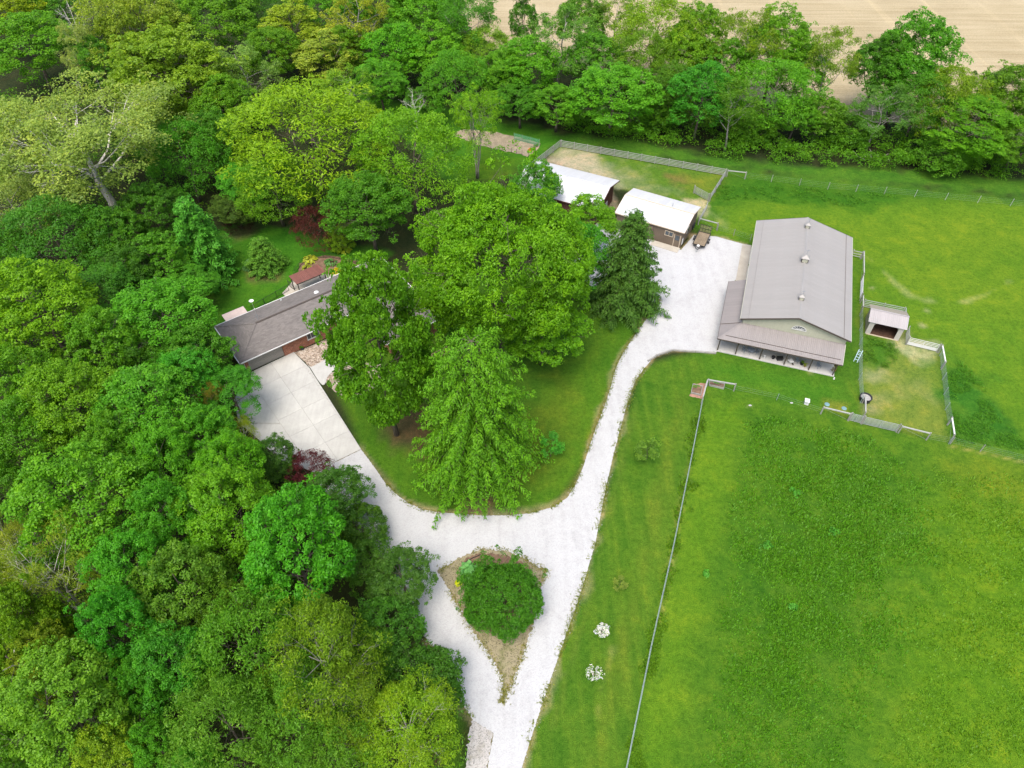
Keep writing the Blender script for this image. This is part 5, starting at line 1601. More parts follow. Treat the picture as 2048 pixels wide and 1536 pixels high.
# three roof vents on the ridge, each with a rod
CUP = [(BW / 2, 3.9, .68), (BW / 2, 12.2, .95), (BW / 2, 20.4, .70)]
for k, (cx, cy_, s) in enumerate(CUP):
    v = MB().box((cx, cy_, RZ + s * .32), (s * .92, s * .92, s * .72)).build('roof_vent', M['trim_brown'], barn)
    MB().box((cx, cy_ - s * .475, RZ + s * .30), (s * .74, .03, s * .50)).build('louver', M['cream_steel'], v)
    top = RZ + s * .68
    hp = MB()
    e = s * .60
    for q in ((-1, -1), (1, -1), (1, 1), (-1, 1)):
        pass
    c4 = [(cx - e, cy_ - e, top), (cx + e, cy_ - e, top), (cx + e, cy_ + e, top), (cx - e, cy_ + e, top)]
    for i in range(4):
        hp.face([c4[i], c4[(i + 1) % 4], (cx, cy_, top + s * .42)])
    hp.face(c4[::-1])
    hp.build('vent_roof', M['barn_roof'], v)
    rod = MB().tube([(cx, cy_, top + s * .3), (cx, cy_, top + s * .42 + s * .9)], .022, 5)
    zr = top + s * 1.1
    rod.beam((cx - .28 * s, cy_ - .1, zr), (cx + .28 * s, cy_ + .1, zr), .03, .03)
    rod.build('weather_vane', M['blue_grey'], v)

def B(x_, y_, z=0.13):
    return BO + Matrix.Rotation(BA, 3, 'Z') @ Vector((x_, y_, z))
# things standing on the porch
def patio_chair(label, loc, rz):
    t = thing('patio_chair', label, 'chair', loc, rz, 'metal chairs on the barn porch')
    s = MB()
    for k in range(6):
        s.box((-.2 + .08 * k, 0, .43), (.05, .44, .02))
    s.build('seat', M['blue_grey'], t)
    s = MB()
    for k in range(6):
        s.box((-.2 + .08 * k, .25, .68), (.04, .02, .46))
    s.box((0, .25, .93), (.48, .03, .05))
    s.build('backrest', M['blue_grey'], t)
    for a in (-1, 1):
        for b in (-1, 1):
            MB().beam((a * .22, b * .21, 0), (a * .22, b * .20, .43), .03, .03).build('leg', M['blue_grey'], t)
        MB().tube([(a * .25, -.18, .43), (a * .25, -.18, .64), (a * .25, .22, .66)], .016, 5).build('arm', M['blue_grey'], t)
    return t
ch0 = patio_chair('blue grey metal chair at the left of the porch table', B(1.6, -1.3), .6)
for x_, y_, r_, lab in ((2.2, -.9, 2.2, 'blue grey metal chair behind the porch table'), (3.1, -1.2, -1.0, 'blue grey metal chair right of the porch table'), (11.0, -1.25, .3, 'lone metal chair in the last porch bay'), (8.4, -1.15, 1.9, 'metal chair beside the potted plants on the porch')):
    copy_tree(ch0, B(x_, y_), r_, lab)
tb = thing('patio_table', 'round blue grey metal table under the porch eave', 'table', B(2.4, -1.35), 0)
MB().lathe((0, 0, .70), [(.45, 0), (.46, .015), (.45, .03)], 18).build('tabletop', M['blue_grey'], tb)
for k in range(3):
    a = k * 2.09
    MB().tube([(0, 0, .7), (.1 * math.cos(a), .1 * math.sin(a), .4), (.35 * math.cos(a), .35 * math.sin(a), 0)], .018, 5).build('leg', M['blue_grey'], tb)
def pot(label, loc, r, h, mat, plant, rs, leafcol=(0.05, .12, .02)):
    t = thing('flower_pot', label, 'flower pot', loc, 0)
    MB().lathe((0, 0, 0), [(r * .7, 0), (r, h), (r * 1.06, h), (r * 1.06, h + .03), (r * .9, h + .03), (r * .88, h - .03)], 14).build('pot', M[mat], t)
    if plant:
        P = np.array([(rs.normal() * r * .5, rs.normal() * r * .5, h + rs.uniform(.05, plant)) for _ in range(16)])
        V, T = clump_leaves(rs, P, np.tile(np.array([0, 0, 1.]), (16, 1)), 12, .14, .06, .4)
        k = link('foliage', quads_mesh('pot_foliage', V, M['leaf'], T), t)
        k.color = (*leafcol, 1)
    return t
prs = np.random.RandomState(5)
pot('round black tub in the middle porch bay', B(5.35, -1.35), .24, .34, 'rubber', 0, prs)
pot('black pot with a trailing plant beside the fourth porch post', B(8.95, -1.35), .23, .3, 'rubber', .35, prs)
pot('small white bucket by the third porch post', B(4.25, -1.5), .13, .26, 'white_paint', 0, prs)
pot('low pot of pale leaves at the fourth porch post', B(9.35, -1.6), .16, .2, 'terracotta', .4, prs, (.12, .17, .03))
bn = thing('storage_box', 'black low box beside the round black tub on the porch', 'box', B(6.15, -1.3), 0)
MB().box((0, 0, .2), (.75, .45, .38)).build('body', M['rubber'], bn)
MB().box((0, 0, .41), (.8, .5, .05)).build('lid', M['black_metal'], bn)
bw_ = thing('wheelbarrow', 'small upturned white wheelbarrow tray in the fourth porch bay', 'wheelbarrow', B(7.55, -1.45), .4)
MB().prism([(-.22, -.3), (.22, -.3), (.3, .3), (-.3, .3)], .25, .45).build('tray', M['white_paint'], bw_)
MB().tube([(0, -.42, .16), (.03, -.42, .16)], .16, 12).build('wheel', M['rubber'], bw_)
for a in (-1, 1):
    MB().beam((a * .1, -.4, .18), (a * .28, .75, .42), .035, .035).build('handle', M['brown_wood'], bw_)
    MB().beam((a * .22, .3, 0), (a * .22, .2, .28), .03, .03).build('leg', M['black_metal'], bw_)
sp = MB().lathe((0, 0, 0), [(.11, 0), (.11, .04), (.03, .07), (.03, .18), (.09, .24), (.02, .3)], 10).build('downspout_foot', M['white_paint'])
sp.location = B(13.05, -2.55, 0)
tag(sp, 'small white ornament at the right foot of the porch slab', 'garden ornament')
tr_ = thing('corner_shrub', 'brownish climber on the last porch post', 'plant', B(12.75, -1.75), 0)
P = np.array([(prs.normal() * .14, prs.normal() * .14, prs.uniform(.2, 2.0)) for _ in range(30)])
V, T = clump_leaves(prs, P, unit(P * np.array([1, 1, 0.1]) + 1e-6), 12, .17, .07, .4)
k = link('foliage', quads_mesh('climber', V, M['leaf'], T), tr_)
k.color = (.07, .06, .02, 1)

# ------------------------------------------------------------------ ranch house (x along the front, y to the back)
HO = Vector((-34.13, 62.5, 0))
HA = frame_angle(.80, .598)
house = thing('house', 'long brick ranch house with grey brown shingle hip roof and attached garage', 'house', HO, HA)
E0, HZ = 2.6, 3.98
A_, B_, C_, D_, E_, F_ = (0, 0, E0), (0, 8.5, E0), (25, 8.5, E0), (25, -8, E0), (16.5, -8, E0), (16.5, 0, E0)
R1, R2, R3 = (4.25, 4.25, HZ), (20.75, 4.25, HZ), (20.75, -3.75, HZ)
roof = bpy.data.objects.new('roof', None)
COL.objects.link(roof)
roof.parent = house
for f in ([A_, R1, B_][::-1] if False else [B_, A_, R1], [C_, B_, R1, R2], [D_, C_, R2, R3], [E_, D_, R3], [F_, E_, R3, R2], [A_, F_, R2, R1]):
    # each slope lies in its own frame so that the shingle courses follow its eave
    a, b = Vector(f[0]), Vector(f[1])
    xax = (b - a).normalized()
    nrm = xax.cross(Vector(f[2]) - a).normalized()
    yax = nrm.cross(xax)
    Mx = Matrix((xax, yax, nrm)).transposed().to_4x4()
    Mx.translation = a
    inv = Mx.inverted()
    loc = [inv @ Vector(p) for p in f]
    o = MB().slab(loc, .09).build('roof_slope', M['shingle'], roof)
    o.matrix_local = Mx
for a, b in ((R1, R2), (R2, R3)):
    MB().beam(Vector(a) + Vector((0, 0, .03)), Vector(b) + Vector((0, 0, .03)), .26, .05).build('ridge_vent', M['trim_brown'] if a == R1 else M['shingle'], house)
for a, b in ((A_, R1), (B_, R1), (C_, R2), (D_, R3), (E_, R3)):
    MB().beam(Vector(a) + Vector((0, 0, .02)), Vector(b) + Vector((0, 0, .02)), .28, .03).build('hip_cap', M['shingle'], house)
gut = [A_, F_, E_, D_, C_, B_, A_]
off = {0: (0, -.06), 1: (-.06, 0), 2: (0, -.06), 3: (.06, 0), 4: (0, .06), 5: (-.06, 0)}
for i in range(6):
    a, b = Vector(gut[i]), Vector(gut[i + 1])
    o_ = Vector((*off[i], -.07))
    sh = (b - a).normalized() * .005
    MB().beam(a + o_ + sh, b + o_ - sh, .10, .13).build('gutter', M['white_paint'], house)
WZ = 2.45
def hwall(mat, a, b, z0=0, z1=WZ, t=.2, name='wall'):
    a, b = Vector((*a, (z0 + z1) / 2)), Vector((*b, (z0 + z1) / 2))
    return MB().beam(a, b, t, z1 - z0).build(name, M[mat], house)
x0, x1, y0, y1 = .62, 24.4, .62, 7.9
hwall('brick', (x0 - .1, y0), (1.0, y0))
hwall('brick', (5.72, y0), (9.15, y0))
hwall('brick', (9.15, y0), (10.95, y0), 0, .95)
hwall('brick', (9.15, y0), (10.95, y0), 2.1, WZ)
hwall('brick', (10.95, y0), (17.1, y0))
hwall('brick', (x0, y0 + .1), (x0, y1 + .1))
hwall('brick', (x0 + .1, y1), (x1, y1))
hwall('brick', (17.2, y0 - .1), (17.2, -7.4))
hwall('brick', (17.1, -7.4), (x1, -7.4))
hwall('brick', (x1, -7.3), (x1, y1 - .1))
hwall('brick', (1.0, y0), (5.72, y0), 2.12, WZ)
gd_ = MB().box((3.36, .78, 1.06), (4.7, .05, 2.12)).build('garage_door', M['taupe_door'], house)
for r in range(4):
    MB().box((3.36, .745, .28 + .53 * r), (4.62, .03, .49)).build('door_panel', M['taupe_door'], gd_)
hw = MB().box((9.2, .56, 1.52), (.07, .16, 1.2)).box((10.9, .56, 1.52), (.07, .16, 1.2)).box((10.05, .56, .94), (1.86, .2, .07)).box((10.05, .56, 2.1), (1.78, .16, .07)).box((9.75, .6, 1.52), (.05, .06, 1.1)).box((10.38, .6, 1.52), (.05, .06, 1.1)).build('window', M['white_paint'], house)
for a, b in ((9.235, 9.725), (9.775, 10.355), (10.405, 10.865)):
    MB().box(((a + b) / 2, .63, 1.52), (b - a, .02, 1.08)).build('pane', M['glass'], hw)
fd = MB().box((14.2, .50, 1.05), (1.0, .05, 2.05)).build('front_door', M['white_paint'], house)
MB().tube([(13.85, .45, 1.0), (13.85, .39, 1.0)], .04, 8).build('handle', M['black_metal'], fd)
for wx in (19.0, 22.2):
    w_ = MB().box((wx, -7.53, 1.5), (1.5, .06, 1.2)).build('window', M['white_paint'], house)
    for s in (-.36, .36):
        MB().box((wx + s, -7.57, 1.5), (.62, .02, 1.02)).build('pane', M['glass'], w_)
MB().tube([(.5, .46, 2.45), (.5, .46, .1), (.42, .3, .05)], .045, 6).build('downspout', M['white_paint'], house)
# fittings on the roof
def on_back(x_, y_):
    return (x_, y_, E0 + (HZ - E0) * (8.5 - y_) / 4.25)
lt = MB().lathe(on_back(13.5, 5.6), [(.34, -.03), (.34, .08), (.24, .15), (.08, .19), (.02, .2)], 18).build('sun_tunnel', M['white_paint'], house)
MB().lathe(on_back(18.6, 6.35), [(.10, -.06), (.10, .2), (.03, .24)], 10).build('vent_pipe', M['white_paint'], house)
MB().lathe(on_back(19.9, 6.7), [(.12, -.06), (.12, .14), (.02, .16)], 10).build('vent_pipe', M['black_metal'], house)
MB().lathe(on_back(9.2, 7.9), [(.14, -.06), (.14, .10), (.05, .15)], 10).build('vent_pipe', M['galv'], house)
an = thing('antenna', 'small dish antenna on a tripod mast on the house ridge', 'antenna', HO + Matrix.Rotation(HA, 3, 'Z') @ Vector((4.9, 5.2, HZ - .34)), HA)
MB().tube([(0, 0, 0), (0, .0, 1.5), (0, .05, 3.0)], [.03, .025, .02], 6).build('mast', M['galv'], an)
for a in (0.3, 2.4, 4.5):
    MB().tube([(0, 0, .8), (.5 * math.cos(a), .5 * math.sin(a), -.02 - .12 * math.sin(a))], .016, 5).build('leg', M['blue_grey'], an)
MB().lathe((0, .1, 2.95), [(.02, 0), (.2, .04), (.3, .12), (.31, .14), (.2, .08), (.02, .05)], 14).build('dish', M['white_paint'], an)
MB().box((.05, 0, 1.75), (.12, .1, .16)).build('junction_box', M['white_paint'], an)
# timber steps at the front wing, blue pot, pale panel behind
def Hh(x_, y_, z=0):
    return HO + Matrix.Rotation(HA, 3, 'Z') @ Vector((x_, y_, z))
stp = thing('timber_steps', 'brown timber planter box below the front wing of the house', 'planter', G(880, 705), HA)
for k in range(3):
    MB().box((0, -.35 * k, .38 - .14 * k), (2.6, .12, .16)).build('timber', M['brown_wood'], stp)
for a in (-1.3, 1.3):
    MB().box((a, -.35, .2), (.12, .9, .4)).build('timber', M['brown_wood'], stp)
pt = pot('dark blue pot standing on the stone bed by the house wall', G(605, 699, .04), .22, .36, 'blue_pot', .12, prs)
pn = thing('pale_panel', 'pale pinkish flat deck on the lawn behind the garage', 'deck', G(473, 634, 0), HA)
for k in range(7):
    MB().box((-1.35 + .45 * k, 0, .28), (.44, 2.5, .05)).build('board', M['pink_deck'], pn)
for a in (-1.4, 1.4):
    MB().box((a, 0, .12), (.1, 2.4, .25)).build('joist', M['grey_wood'], pn)
# black picket fence behind the house, and the low edging fence round the bed
def picket(name, label, pts, h, gap, post_every, mat='black_metal', ps=.05):
    pts = [Vector((p[0], p[1], 0)) for p in pts]
    t = thing(name, label, 'fence', pts[0], 0)
    rel = [p - pts[0] for p in pts]
    pk = MB()
    for i in range(len(rel) - 1):
        a, b = rel[i], rel[i + 1]
        L = (b - a).length
        n = max(1, round(L / post_every))
        for k in range(n + (1 if i == len(rel) - 2 else 0)):
            p = a.lerp(b, k / n)
            MB().box((p.x, p.y, h / 2 + .03), (ps, ps, h + .06)).build('post', M[mat], t)
        for z in (h * .12, h * .96):
            MB().beam(a + Vector((0, 0, z)), b + Vector((0, 0, z)), .03, .035).build('rail', M[mat], t)
        for k in range(1, int(L / gap)):
            p = a.lerp(b, k * gap / L)
            pk.box((p.x, p.y, h / 2), (.016, .016, h * .88))
    if gap < 5:
        o = pk.build('picket', M[mat], t)
        o['kind'] = 'stuff'
    return t
picket('picket_fence', 'black metal picket fence between the back lawn and the house', [G(506, 624), G(578, 582)], 1.2, .13, 1.9)
picket('edging_fence', 'low black wire fence curving round the mulched bed behind the patio', [G(586, 566), G(592, 545), G(606, 526), G(632, 516), G(662, 515), G(698, 523), G(742, 534)], .8, .25, 1.3, ps=.03)
picket('patio_fence', 'short black railing on the patio beside the red roofed shelter', [G(578, 572), G(590, 582)], 1.1, .13, 1.2)
# shelter with the red brown roof
gz = thing('patio_shelter', 'open patio shelter with red brown ribbed roof behind the house', 'shelter', HO, HA)
gx0, gx1, gy0, gy1 = 12.35, 16.9, 9.75, 12.55
gsl = math.hypot(gy1 - gy0, .35)
gpw = (gx1 - gx0) / 10 - .006
gm = ribbed_panel('shelter_sheet', gpw, gsl, M['rust_roof'], 2, .04)
lay_panels(gz, gm, 10, (gx1, gy1, 2.45), (-1, 0, 0), (0, -(gy1 - gy0), .35), gpw)
for x_ in (gx0 + .2, gx1 - .2):
    for y_, h_ in ((gy0 + .2, 2.72), (gy1 - .2, 2.42)):
        MB().box((x_, y_, h_ / 2 + .03), (.12, .12, h_ - .04)).build('post', M['trim_brown'], gz)
    MB().beam((x_, gy0 + .1, 2.66), (x_, gy1 - .1, 2.36), .1, .12).build('rafter', M['trim_brown'], gz)
MB().beam((gx0, gy0 - .02, 2.72), (gx1, gy0 - .02, 2.72), .05, .14).build('fascia', M['trim_brown'], gz)

# ------------------------------------------------------------------ brown garage with white roof
def gable_shed(name, label, org, ang, L, Wd, ez, rz_, wallmat, inset=.3, trim='tan_trim', sheets=12):
    t = thing(name, label, 'garage' if name == 'garage' else 'barn', org, ang)
    s_ = math.hypot(Wd / 2, rz_ - ez)
    w_ = L / sheets - .006
    m_ = ribbed_panel(name + '_sheet', w_, s_, M['white_steel'], 4, .02)
    lay_panels(t, m_, sheets, (0.003, 0, ez), (1, 0, 0), (0, Wd / 2, rz_ - ez), w_)
    lay_panels(t, m_, sheets, (L - .003, Wd, ez), (-1, 0, 0), (0, -Wd / 2, rz_ - ez), w_)
    MB().beam((-.02, Wd / 2, rz_ + .02), (L + .02, Wd / 2, rz_ + .02), .22, .05).build('ridge_cap', M['tan_trim'] if trim == 'tan_trim' else M['white_steel'], t)
    for y_, s in ((-.02, 1), (Wd + .02, -1)):
        MB().beam((0, y_, ez - .08), (L, y_, ez - .08), .06, .13).build('eave_trim', M[trim], t)
    for x_ in (-.03, L + .03):
        MB().beam((x_, 0, ez - .07), (x_, Wd / 2 - .01, rz_ - .07), .05, .16).build('rake_trim', M[trim], t)
        MB().beam((x_, Wd, ez - .07), (x_, Wd / 2 + .01, rz_ - .07), .05, .16).build('rake_trim', M[trim], t)
    a, b, c, d = inset, L - inset, inset, Wd - inset
    zt = ez + .02
    def wall(p, q, nx_, ny_):
        mb = MB()
        p, q = Vector((*p, 0)), Vector((*q, 0))
        mb.beam(p + Vector((0, 0, zt / 2 - .03)), q + Vector((0, 0, zt / 2 - .03)), .12, zt - .06)
        n = int((q - p).length / .3)
        for k in range(n):
            r = p.lerp(q, (k + .5) / n)
            mb.box((r.x + nx_ * .067, r.y + ny_ * .067, zt / 2 - .05), (.035, .035, zt - .1))
        return mb.build('wall', M[wallmat], t)
    wall((a, c), (b, c), 0, -1)
    wall((a, d), (b, d), 0, 1)
    for x_, s in ((a, -1), (b, 1)):
        wall((x_, c + .062), (x_, d - .062), s, 0)
        g = MB()
        f = [(x_ + .06 * s, c - .06, zt - .06), (x_ + .06 * s, d + .06, zt - .06), (x_ + .06 * s, Wd / 2, rz_ - .06)]
        k_ = [(x_ - .06 * s, p[1], p[2]) for p in f]
        if s < 0:
            f, k_ = f[::-1], k_[::-1]
        g.face(f).face(k_[::-1])
        for i in range(3):
            g.face([f[i], k_[i], k_[(i + 1) % 3], f[(i + 1) % 3]])
        g.build('gable', M[wallmat], t)
    return t
GO, GA = Vector((16.03, 94.84, 0)), frame_angle(9.94, -5.36)
gar = gable_shed('garage', 'brown sided garage with a white steel roof beside the gravel yard', GO, GA, 11.3, 7.8, 3.0, 4.0, 'brown_steel')
gwn = MB().box((8.95, .205, 1.55), (1.35, .06, .09)).box((8.95, .205, 2.35), (1.35, .06, .09)).box((8.31, .205, 1.95), (.09, .06, .72)).box((9.59, .205, 1.95), (.09, .06, .72)).box((8.95, .205, 1.95), (.07, .06, .72)).build('window', M['tan_trim'], gar)
for a in (-.31, .31):
    MB().box((8.95 + a, .215, 1.95), (.52, .02, .7)).build('pane', M['glass'], gwn)
gdr = MB().box((10.33, .205, 1.1), (.86, .05, 2.1)).build('door', M['brown_steel'], gar)
for a in (-.49, .49):
    MB().box((10.33 + a, .2, 1.1), (.1, .07, 2.16)).build('frame', M['tan_trim'], gdr)
MB().box((10.33, .17, 1.62), (.62, .03, .82)).build('pane', M['glass'], gdr)
ovd = MB().box((5.2, .205, 1.25), (2.5, .05, 2.5)).build('overhead_door', M['trim_brown'], gar)
for r in range(4):
    MB().box((5.2, .17, .34 + .6 * r), (2.4, .03, .54)).build('door_panel', M['brown_steel'], ovd)
sw = MB().box((11.1, 2.9, 1.75), (.05, .95, .95)).build('window', M['white_paint'], gar)
MB().box((11.13, 2.9, 1.75), (.03, .76, .76)).build('pane', M['glass'], sw)
MB().box((11.11, .62, 1.0), (.06, .5, 1.0)).build('meter_box', M['white_paint'], gar)
MB().box((11.12, 6.0, .5), (.3, .9, .8)).build('heat_pump', M['rubber'], gar)
MB().tube([(7.6, 4.6, 3.7), (7.6, 4.6, 4.5)], .05, 6).build('vent_pipe', M['galv'], gar)
st = MB().box((8.9, -.55, .03), (4.4, 1.3, .1)).build('step_slab', M['warm_concrete'], gar)

PO = Vector((17.5, 103, 0)) - Vector((.434, .90, 0)) * 9.5 - Vector((.90, -.434, 0)) * 14.6
pb_ = gable_shed('pole_barn', 'long red brown pole barn with a white roof behind the garden trees', PO, frame_angle(.90, -.434), 14.6, 9.5, 3.6, 5.0, 'red_brown_steel', .7, 'red_brown_steel', 16)
for k in range(3):
    MB().box((3.0 + 4.2 * k, .61, 1.35), (3.2, .06, 2.7)).build('sliding_door', M['red_brown_steel'], pb_)
for k in range(2):
    MB().box((14.0, 3.4 + 2.2 * k, 1.2), (.06, .9, .9)).build('window', M['white_paint'], pb_)

# ------------------------------------------------------------------ run-in shed in the horse pen
SO = Vector((47.95, 70.75, 0))
SA = frame_angle(4.8, -1.75)
shd = thing('run_in_shed', 'small open fronted horse shelter with taupe roof in the pen', 'shed', SO, SA)
SL, SD = 4.25, 3.3
spn = 10
sw_ = (SL + .6) / spn - .006
fsl = math.hypot(1.9, .75)
lay_panels(shd, ribbed_panel('shed_sheet', sw_, fsl, M['shed_roof'], 2, .03), spn, (-.3, -.25, 2.25), (1, 0, 0), (0, 1.9, .75), sw_)
bsl = math.hypot(1.9, .75)
lay_panels(shd, ribbed_panel('shed_back_sheet', sw_, bsl, M['shed_roof_back'], 2, .03), spn, (SL + .3, 3.55, 2.25), (-1, 0, 0), (0, -1.9, .75), sw_)
MB().beam((-.3, 1.65, 3.02), (SL + .3, 1.65, 3.02), .2, .04).build('ridge_cap', M['shed_roof'], shd)
for x_, s in ((.05, -1), (SL - .05, 1)):
    mb = MB()
    f = [(x_ + s * .04, .0, .05), (x_ + s * .04, SD, .05), (x_ + s * .04, SD, 2.26), (x_ + s * .04, 1.65, 2.92), (x_ + s * .04, .0, 2.26)]
    b2 = [(x_ - s * .04, p[1], p[2]) for p in f]
    if s < 0:
        f, b2 = f[::-1], b2[::-1]
    mb.face(f).face(b2[::-1])
    for i in range(5):
        mb.face([f[i], b2[i], b2[(i + 1) % 5], f[(i + 1) % 5]])
    mb.build('wall', M['shed_side'], shd)
MB().box((SL / 2, SD - .04, 1.15), (SL - .2, .08, 2.2)).build('wall', M['shed_side'], shd)
for x_, s in ((.3, 1), (SL - .3, -1)):
    MB().box((x_, -.02, 1.13), (.62, .08, 2.2)).build('front_panel', M['shed_trim'], shd)
    MB().prism([(0, 0), (.34, 0), (0, .34)], 0, .07).build('corner_brace', M['shed_trim'], shd).matrix_local = Matrix.Translation((x_ + s * .315, .02, 2.2)) @ Matrix(((s, 0, 0, 0), (0, 0, -1, 0), (0, -1, 0, 0), (0, 0, 0, 1)))
MB().box((SL / 2, -.02, 2.24), (SL - .1, .07, .1)).build('header', M['trim_brown'], shd)
MB().beam((.1, -.06, .06), (SL - .1, -.06, .06), .1, .12).build('sill', M['tan_trim'], shd)
MB().box((SL / 2, SD / 2, .035), (SL - .2, SD - .2, .03)).build('bedding', M['bedding'], shd)
sv = MB().box((-.02, 1.65, 1.75), (.05, .62, .8)).build('window', M['white_paint'], shd)
MB().box((-.055, 1.65, 1.6), (.03, .3, .42)).build('pane', M['glass'], sv)

# ------------------------------------------------------------------ fences, rails and gates
def fence(name, label, pts, h=1.35, bay=2.5, rails=(.3, .6, .9, 1.25), rh=.10, rt=.04, rmat='grey_wood', pmat='grey_wood', ps=.12, mesh=False, round_posts=False, wires=(), cat='fence', top_pole=False, end_posts=True, posts=True):
    pts = [Vector((p[0], p[1], 0)) for p in pts]
    t = thing(name, label, cat, pts[0], 0)
    rel = [p - pts[0] for p in pts]
    post_m = (MB().tube([(0, 0, -.1), (0, 0, h + .1)], ps / 2, 7) if round_posts else MB().box((0, 0, h / 2 + .03), (ps, ps, h + .1))).mesh(name + '_post', M[pmat])
    mm = MB()
    for i in range(len(rel) - 1):
        a, b = rel[i], rel[i + 1]
        L = (b - a).length
        n = max(1, round(L / bay))
        d = (b - a).normalized()
        nrm = Vector((-d.y, d.x, 0))
        ang = math.atan2(d.y, d.x)
        if posts:
            for k in range(n + (1 if i == len(rel) - 2 else 0)):
                if not end_posts and (k == 0 and i == 0):
                    continue
                o = link('post', post_m, t, a.lerp(b, k / n), ang)
        rl = L / n - .012
        rm = MB().box((rl / 2, 0, 0), (rl, rt, rh)).mesh(name + '_rail', M[rmat]) if rails else None
        for k in range(n):
            p = a.lerp(b, k / n) - nrm * (ps / 2 + rt / 2 + .003) + d * .006
            for z in rails:
                link('rail', rm, t, p + Vector((0, 0, z)), ang)
        for z in wires:
            MB().beam(a + Vector((0, 0, z)), b + Vector((0, 0, z)), .007, .007).build('wire', M['wire'], t)
        if mesh:
            off_ = nrm * (ps / 2 + .01)
            for z in np.arange(.08, h, .17):
                mm.beam(a + off_ + Vector((0, 0, z)), b + off_ + Vector((0, 0, z)), .009, .009)
            for k in range(int(L / .22)):
                p = a.lerp(b, (k + .5) * .22 / L) + off_
                mm.beam(p + Vector((0, 0, .05)), p + Vector((0, 0, h - .02)), .009, .009)
        if top_pole:
            MB().tube([a + Vector((0, 0, h - .02)), b + Vector((0, 0, h - .02))], .05, 7).build('top_rail', M['bleached_wood'], t)
    if mesh:
        o = mm.build('wire_mesh', M['wire'], t)
        o['kind'] = 'stuff'
    return t
def brace(label, a, b, h=1.4, ps=.16, mat='bleached_wood', w=.15):
    """two stout posts with a rail across the top"""
    a, b = Vector(a), Vector(b)
    t = thing('brace_rail', label, 'fence', a, 0, 'braced rails at fence ends')
    v = b - a
    for p in (Vector((0, 0, 0)), v):
        MB().tube([p + Vector((0, 0, -.1)), p + Vector((0, 0, h))], ps / 2, 8).build('post', M['grey_wood'], t)
    MB().beam(Vector((0, 0, h - .16)), v + Vector((0, 0, h - .16)), w, .13).build('rail', M[mat], t)
    MB().beam(Vector((0, 0, h - .3)), v + Vector((0, 0, .1)), .012, .012).build('wire', M['wire'], t)
    return t
def gate(label, a, b, n=6, h=1.25, mat='galv', z0=.18, panel=False):
    a, b = Vector((a[0], a[1], 0)), Vector((b[0], b[1], 0))
    t = thing('field_gate', label, 'gate', a, math.atan2((b - a).y, (b - a).x))
    L = (b - a).length
    for k in range(n):
        z = z0 + (h - z0) * k / (n - 1)
        MB().beam((0, 0, z), (L, 0, z), .04, .05).build('bar', M[mat], t)
    for x_ in (0.0, L * .5, L):
        MB().beam((x_, -.03, z0 - .03), (x_, -.03, h + .04), .045, .045).build('upright', M[mat], t)
    for x_ in (-.12, L + .12):
        MB().tube([(x_, 0, -.1), (x_, 0, h + .2)], .075, 8).build('post', M['grey_wood'], t)
    if panel:
        MB().box((L / 2, .03, z0 + .18), (L - .1, .02, .36)).build('kick_board', M['white_paint'], t)
    return t
cz_ = [.24, .50, .76, 1.02, 1.30]
fence('corral_fence', 'long pale five rail fence along the hedgerow side of the corral', [G(1122, 294), G(1450, 352)], 1.35, 2.45, cz_, .10, .04, 'bleached_wood', 'grey_wood')
fence('corral_fence', 'pale five rail fence on the garden side of the corral', [G(1122, 294) + Vector((-.15, -.1, 0)), G(1062, 340)], 1.35, 2.3, cz_, .10, .04, 'bleached_wood', 'grey_wood')
fence('corral_fence', 'pale rail fence closing the corral end by the open gate', [G(1450, 352) + Vector((0, -.2, 0)), G(1419, 403)], 1.35, 2.6, cz_, .10, .04, 'bleached_wood', 'grey_wood')
gate('grey barred gate standing open into the corral', G(1418, 402) + Vector((-.25, 0, 0)), G(1388, 387), 7, 1.35, 'bleached_wood')
brace('single braced rail running right from the corral corner', G(1453, 354), G(1489, 358), 1.4)
fence('wire_fence', 'wire fence on thin pale posts between the pasture and the hedgerow', [G(1490, 358), G(1542, 364), G(1655, 379), G(1768, 388), G(1890, 400), G(2020, 412), G(2250, 440)], 1.3, 4.4, (), ps=.07, pmat='bleached_wood', wires=(.3, .6, .9, 1.2))
# garage corner to yard
fence('rail_fence', 'board rail running from the garage corner towards the corral', [G(1396, 447), G(1412, 418)], 1.3, 2.4, (.35, .75, 1.2), .14, .05, 'bleached_wood', 'grey_wood')
brace('braced rail right of the garage above the trailer', G(1396, 450), G(1433, 460), 1.4)
fence('wire_fence', 'thin wire fence from behind the trailer to the back of the barn', [G(1434, 462), G(1500, 482)], 1.2, 3.0, (), ps=.08, pmat='grey_wood', wires=(.3, .6, .9, 1.15))
# east side of the barn
fence('rail_fence', 'short board rail at the back right corner of the barn', [G(1702, 514), G(1720, 518)], 1.35, 1.4, (.4, .8, 1.25), .12, .05, 'bleached_wood')
brace('upper braced rail along the right wall of the barn', G(1722, 518), G(1722, 560), 1.45)
gate('white barred gate beside the right wall of the barn', G(1721, 566) + Vector((0, 0, 0)), G(1719, 600), 8, 1.3, 'white_paint')
brace('lower braced rail along the right wall of the barn, above the pen', G(1720, 606), G(1720, 628), 1.45)
fence('mesh_fence', 'woven wire fence along the barn side of the pen', [G(1719, 632), G(1718, 690), G(1717, 760), G(1720, 806)], 1.3, 3.4, (), ps=.07, pmat='wire', mesh=True)
fence('pipe_fence', 'grey green pipe rail fence behind the run in shelter', [G(1724, 614), G(1803, 630)], 1.4, 2.6, (.25, .52, .80, 1.08, 1.36), .07, .05, 'galv', 'grey_wood', .1)
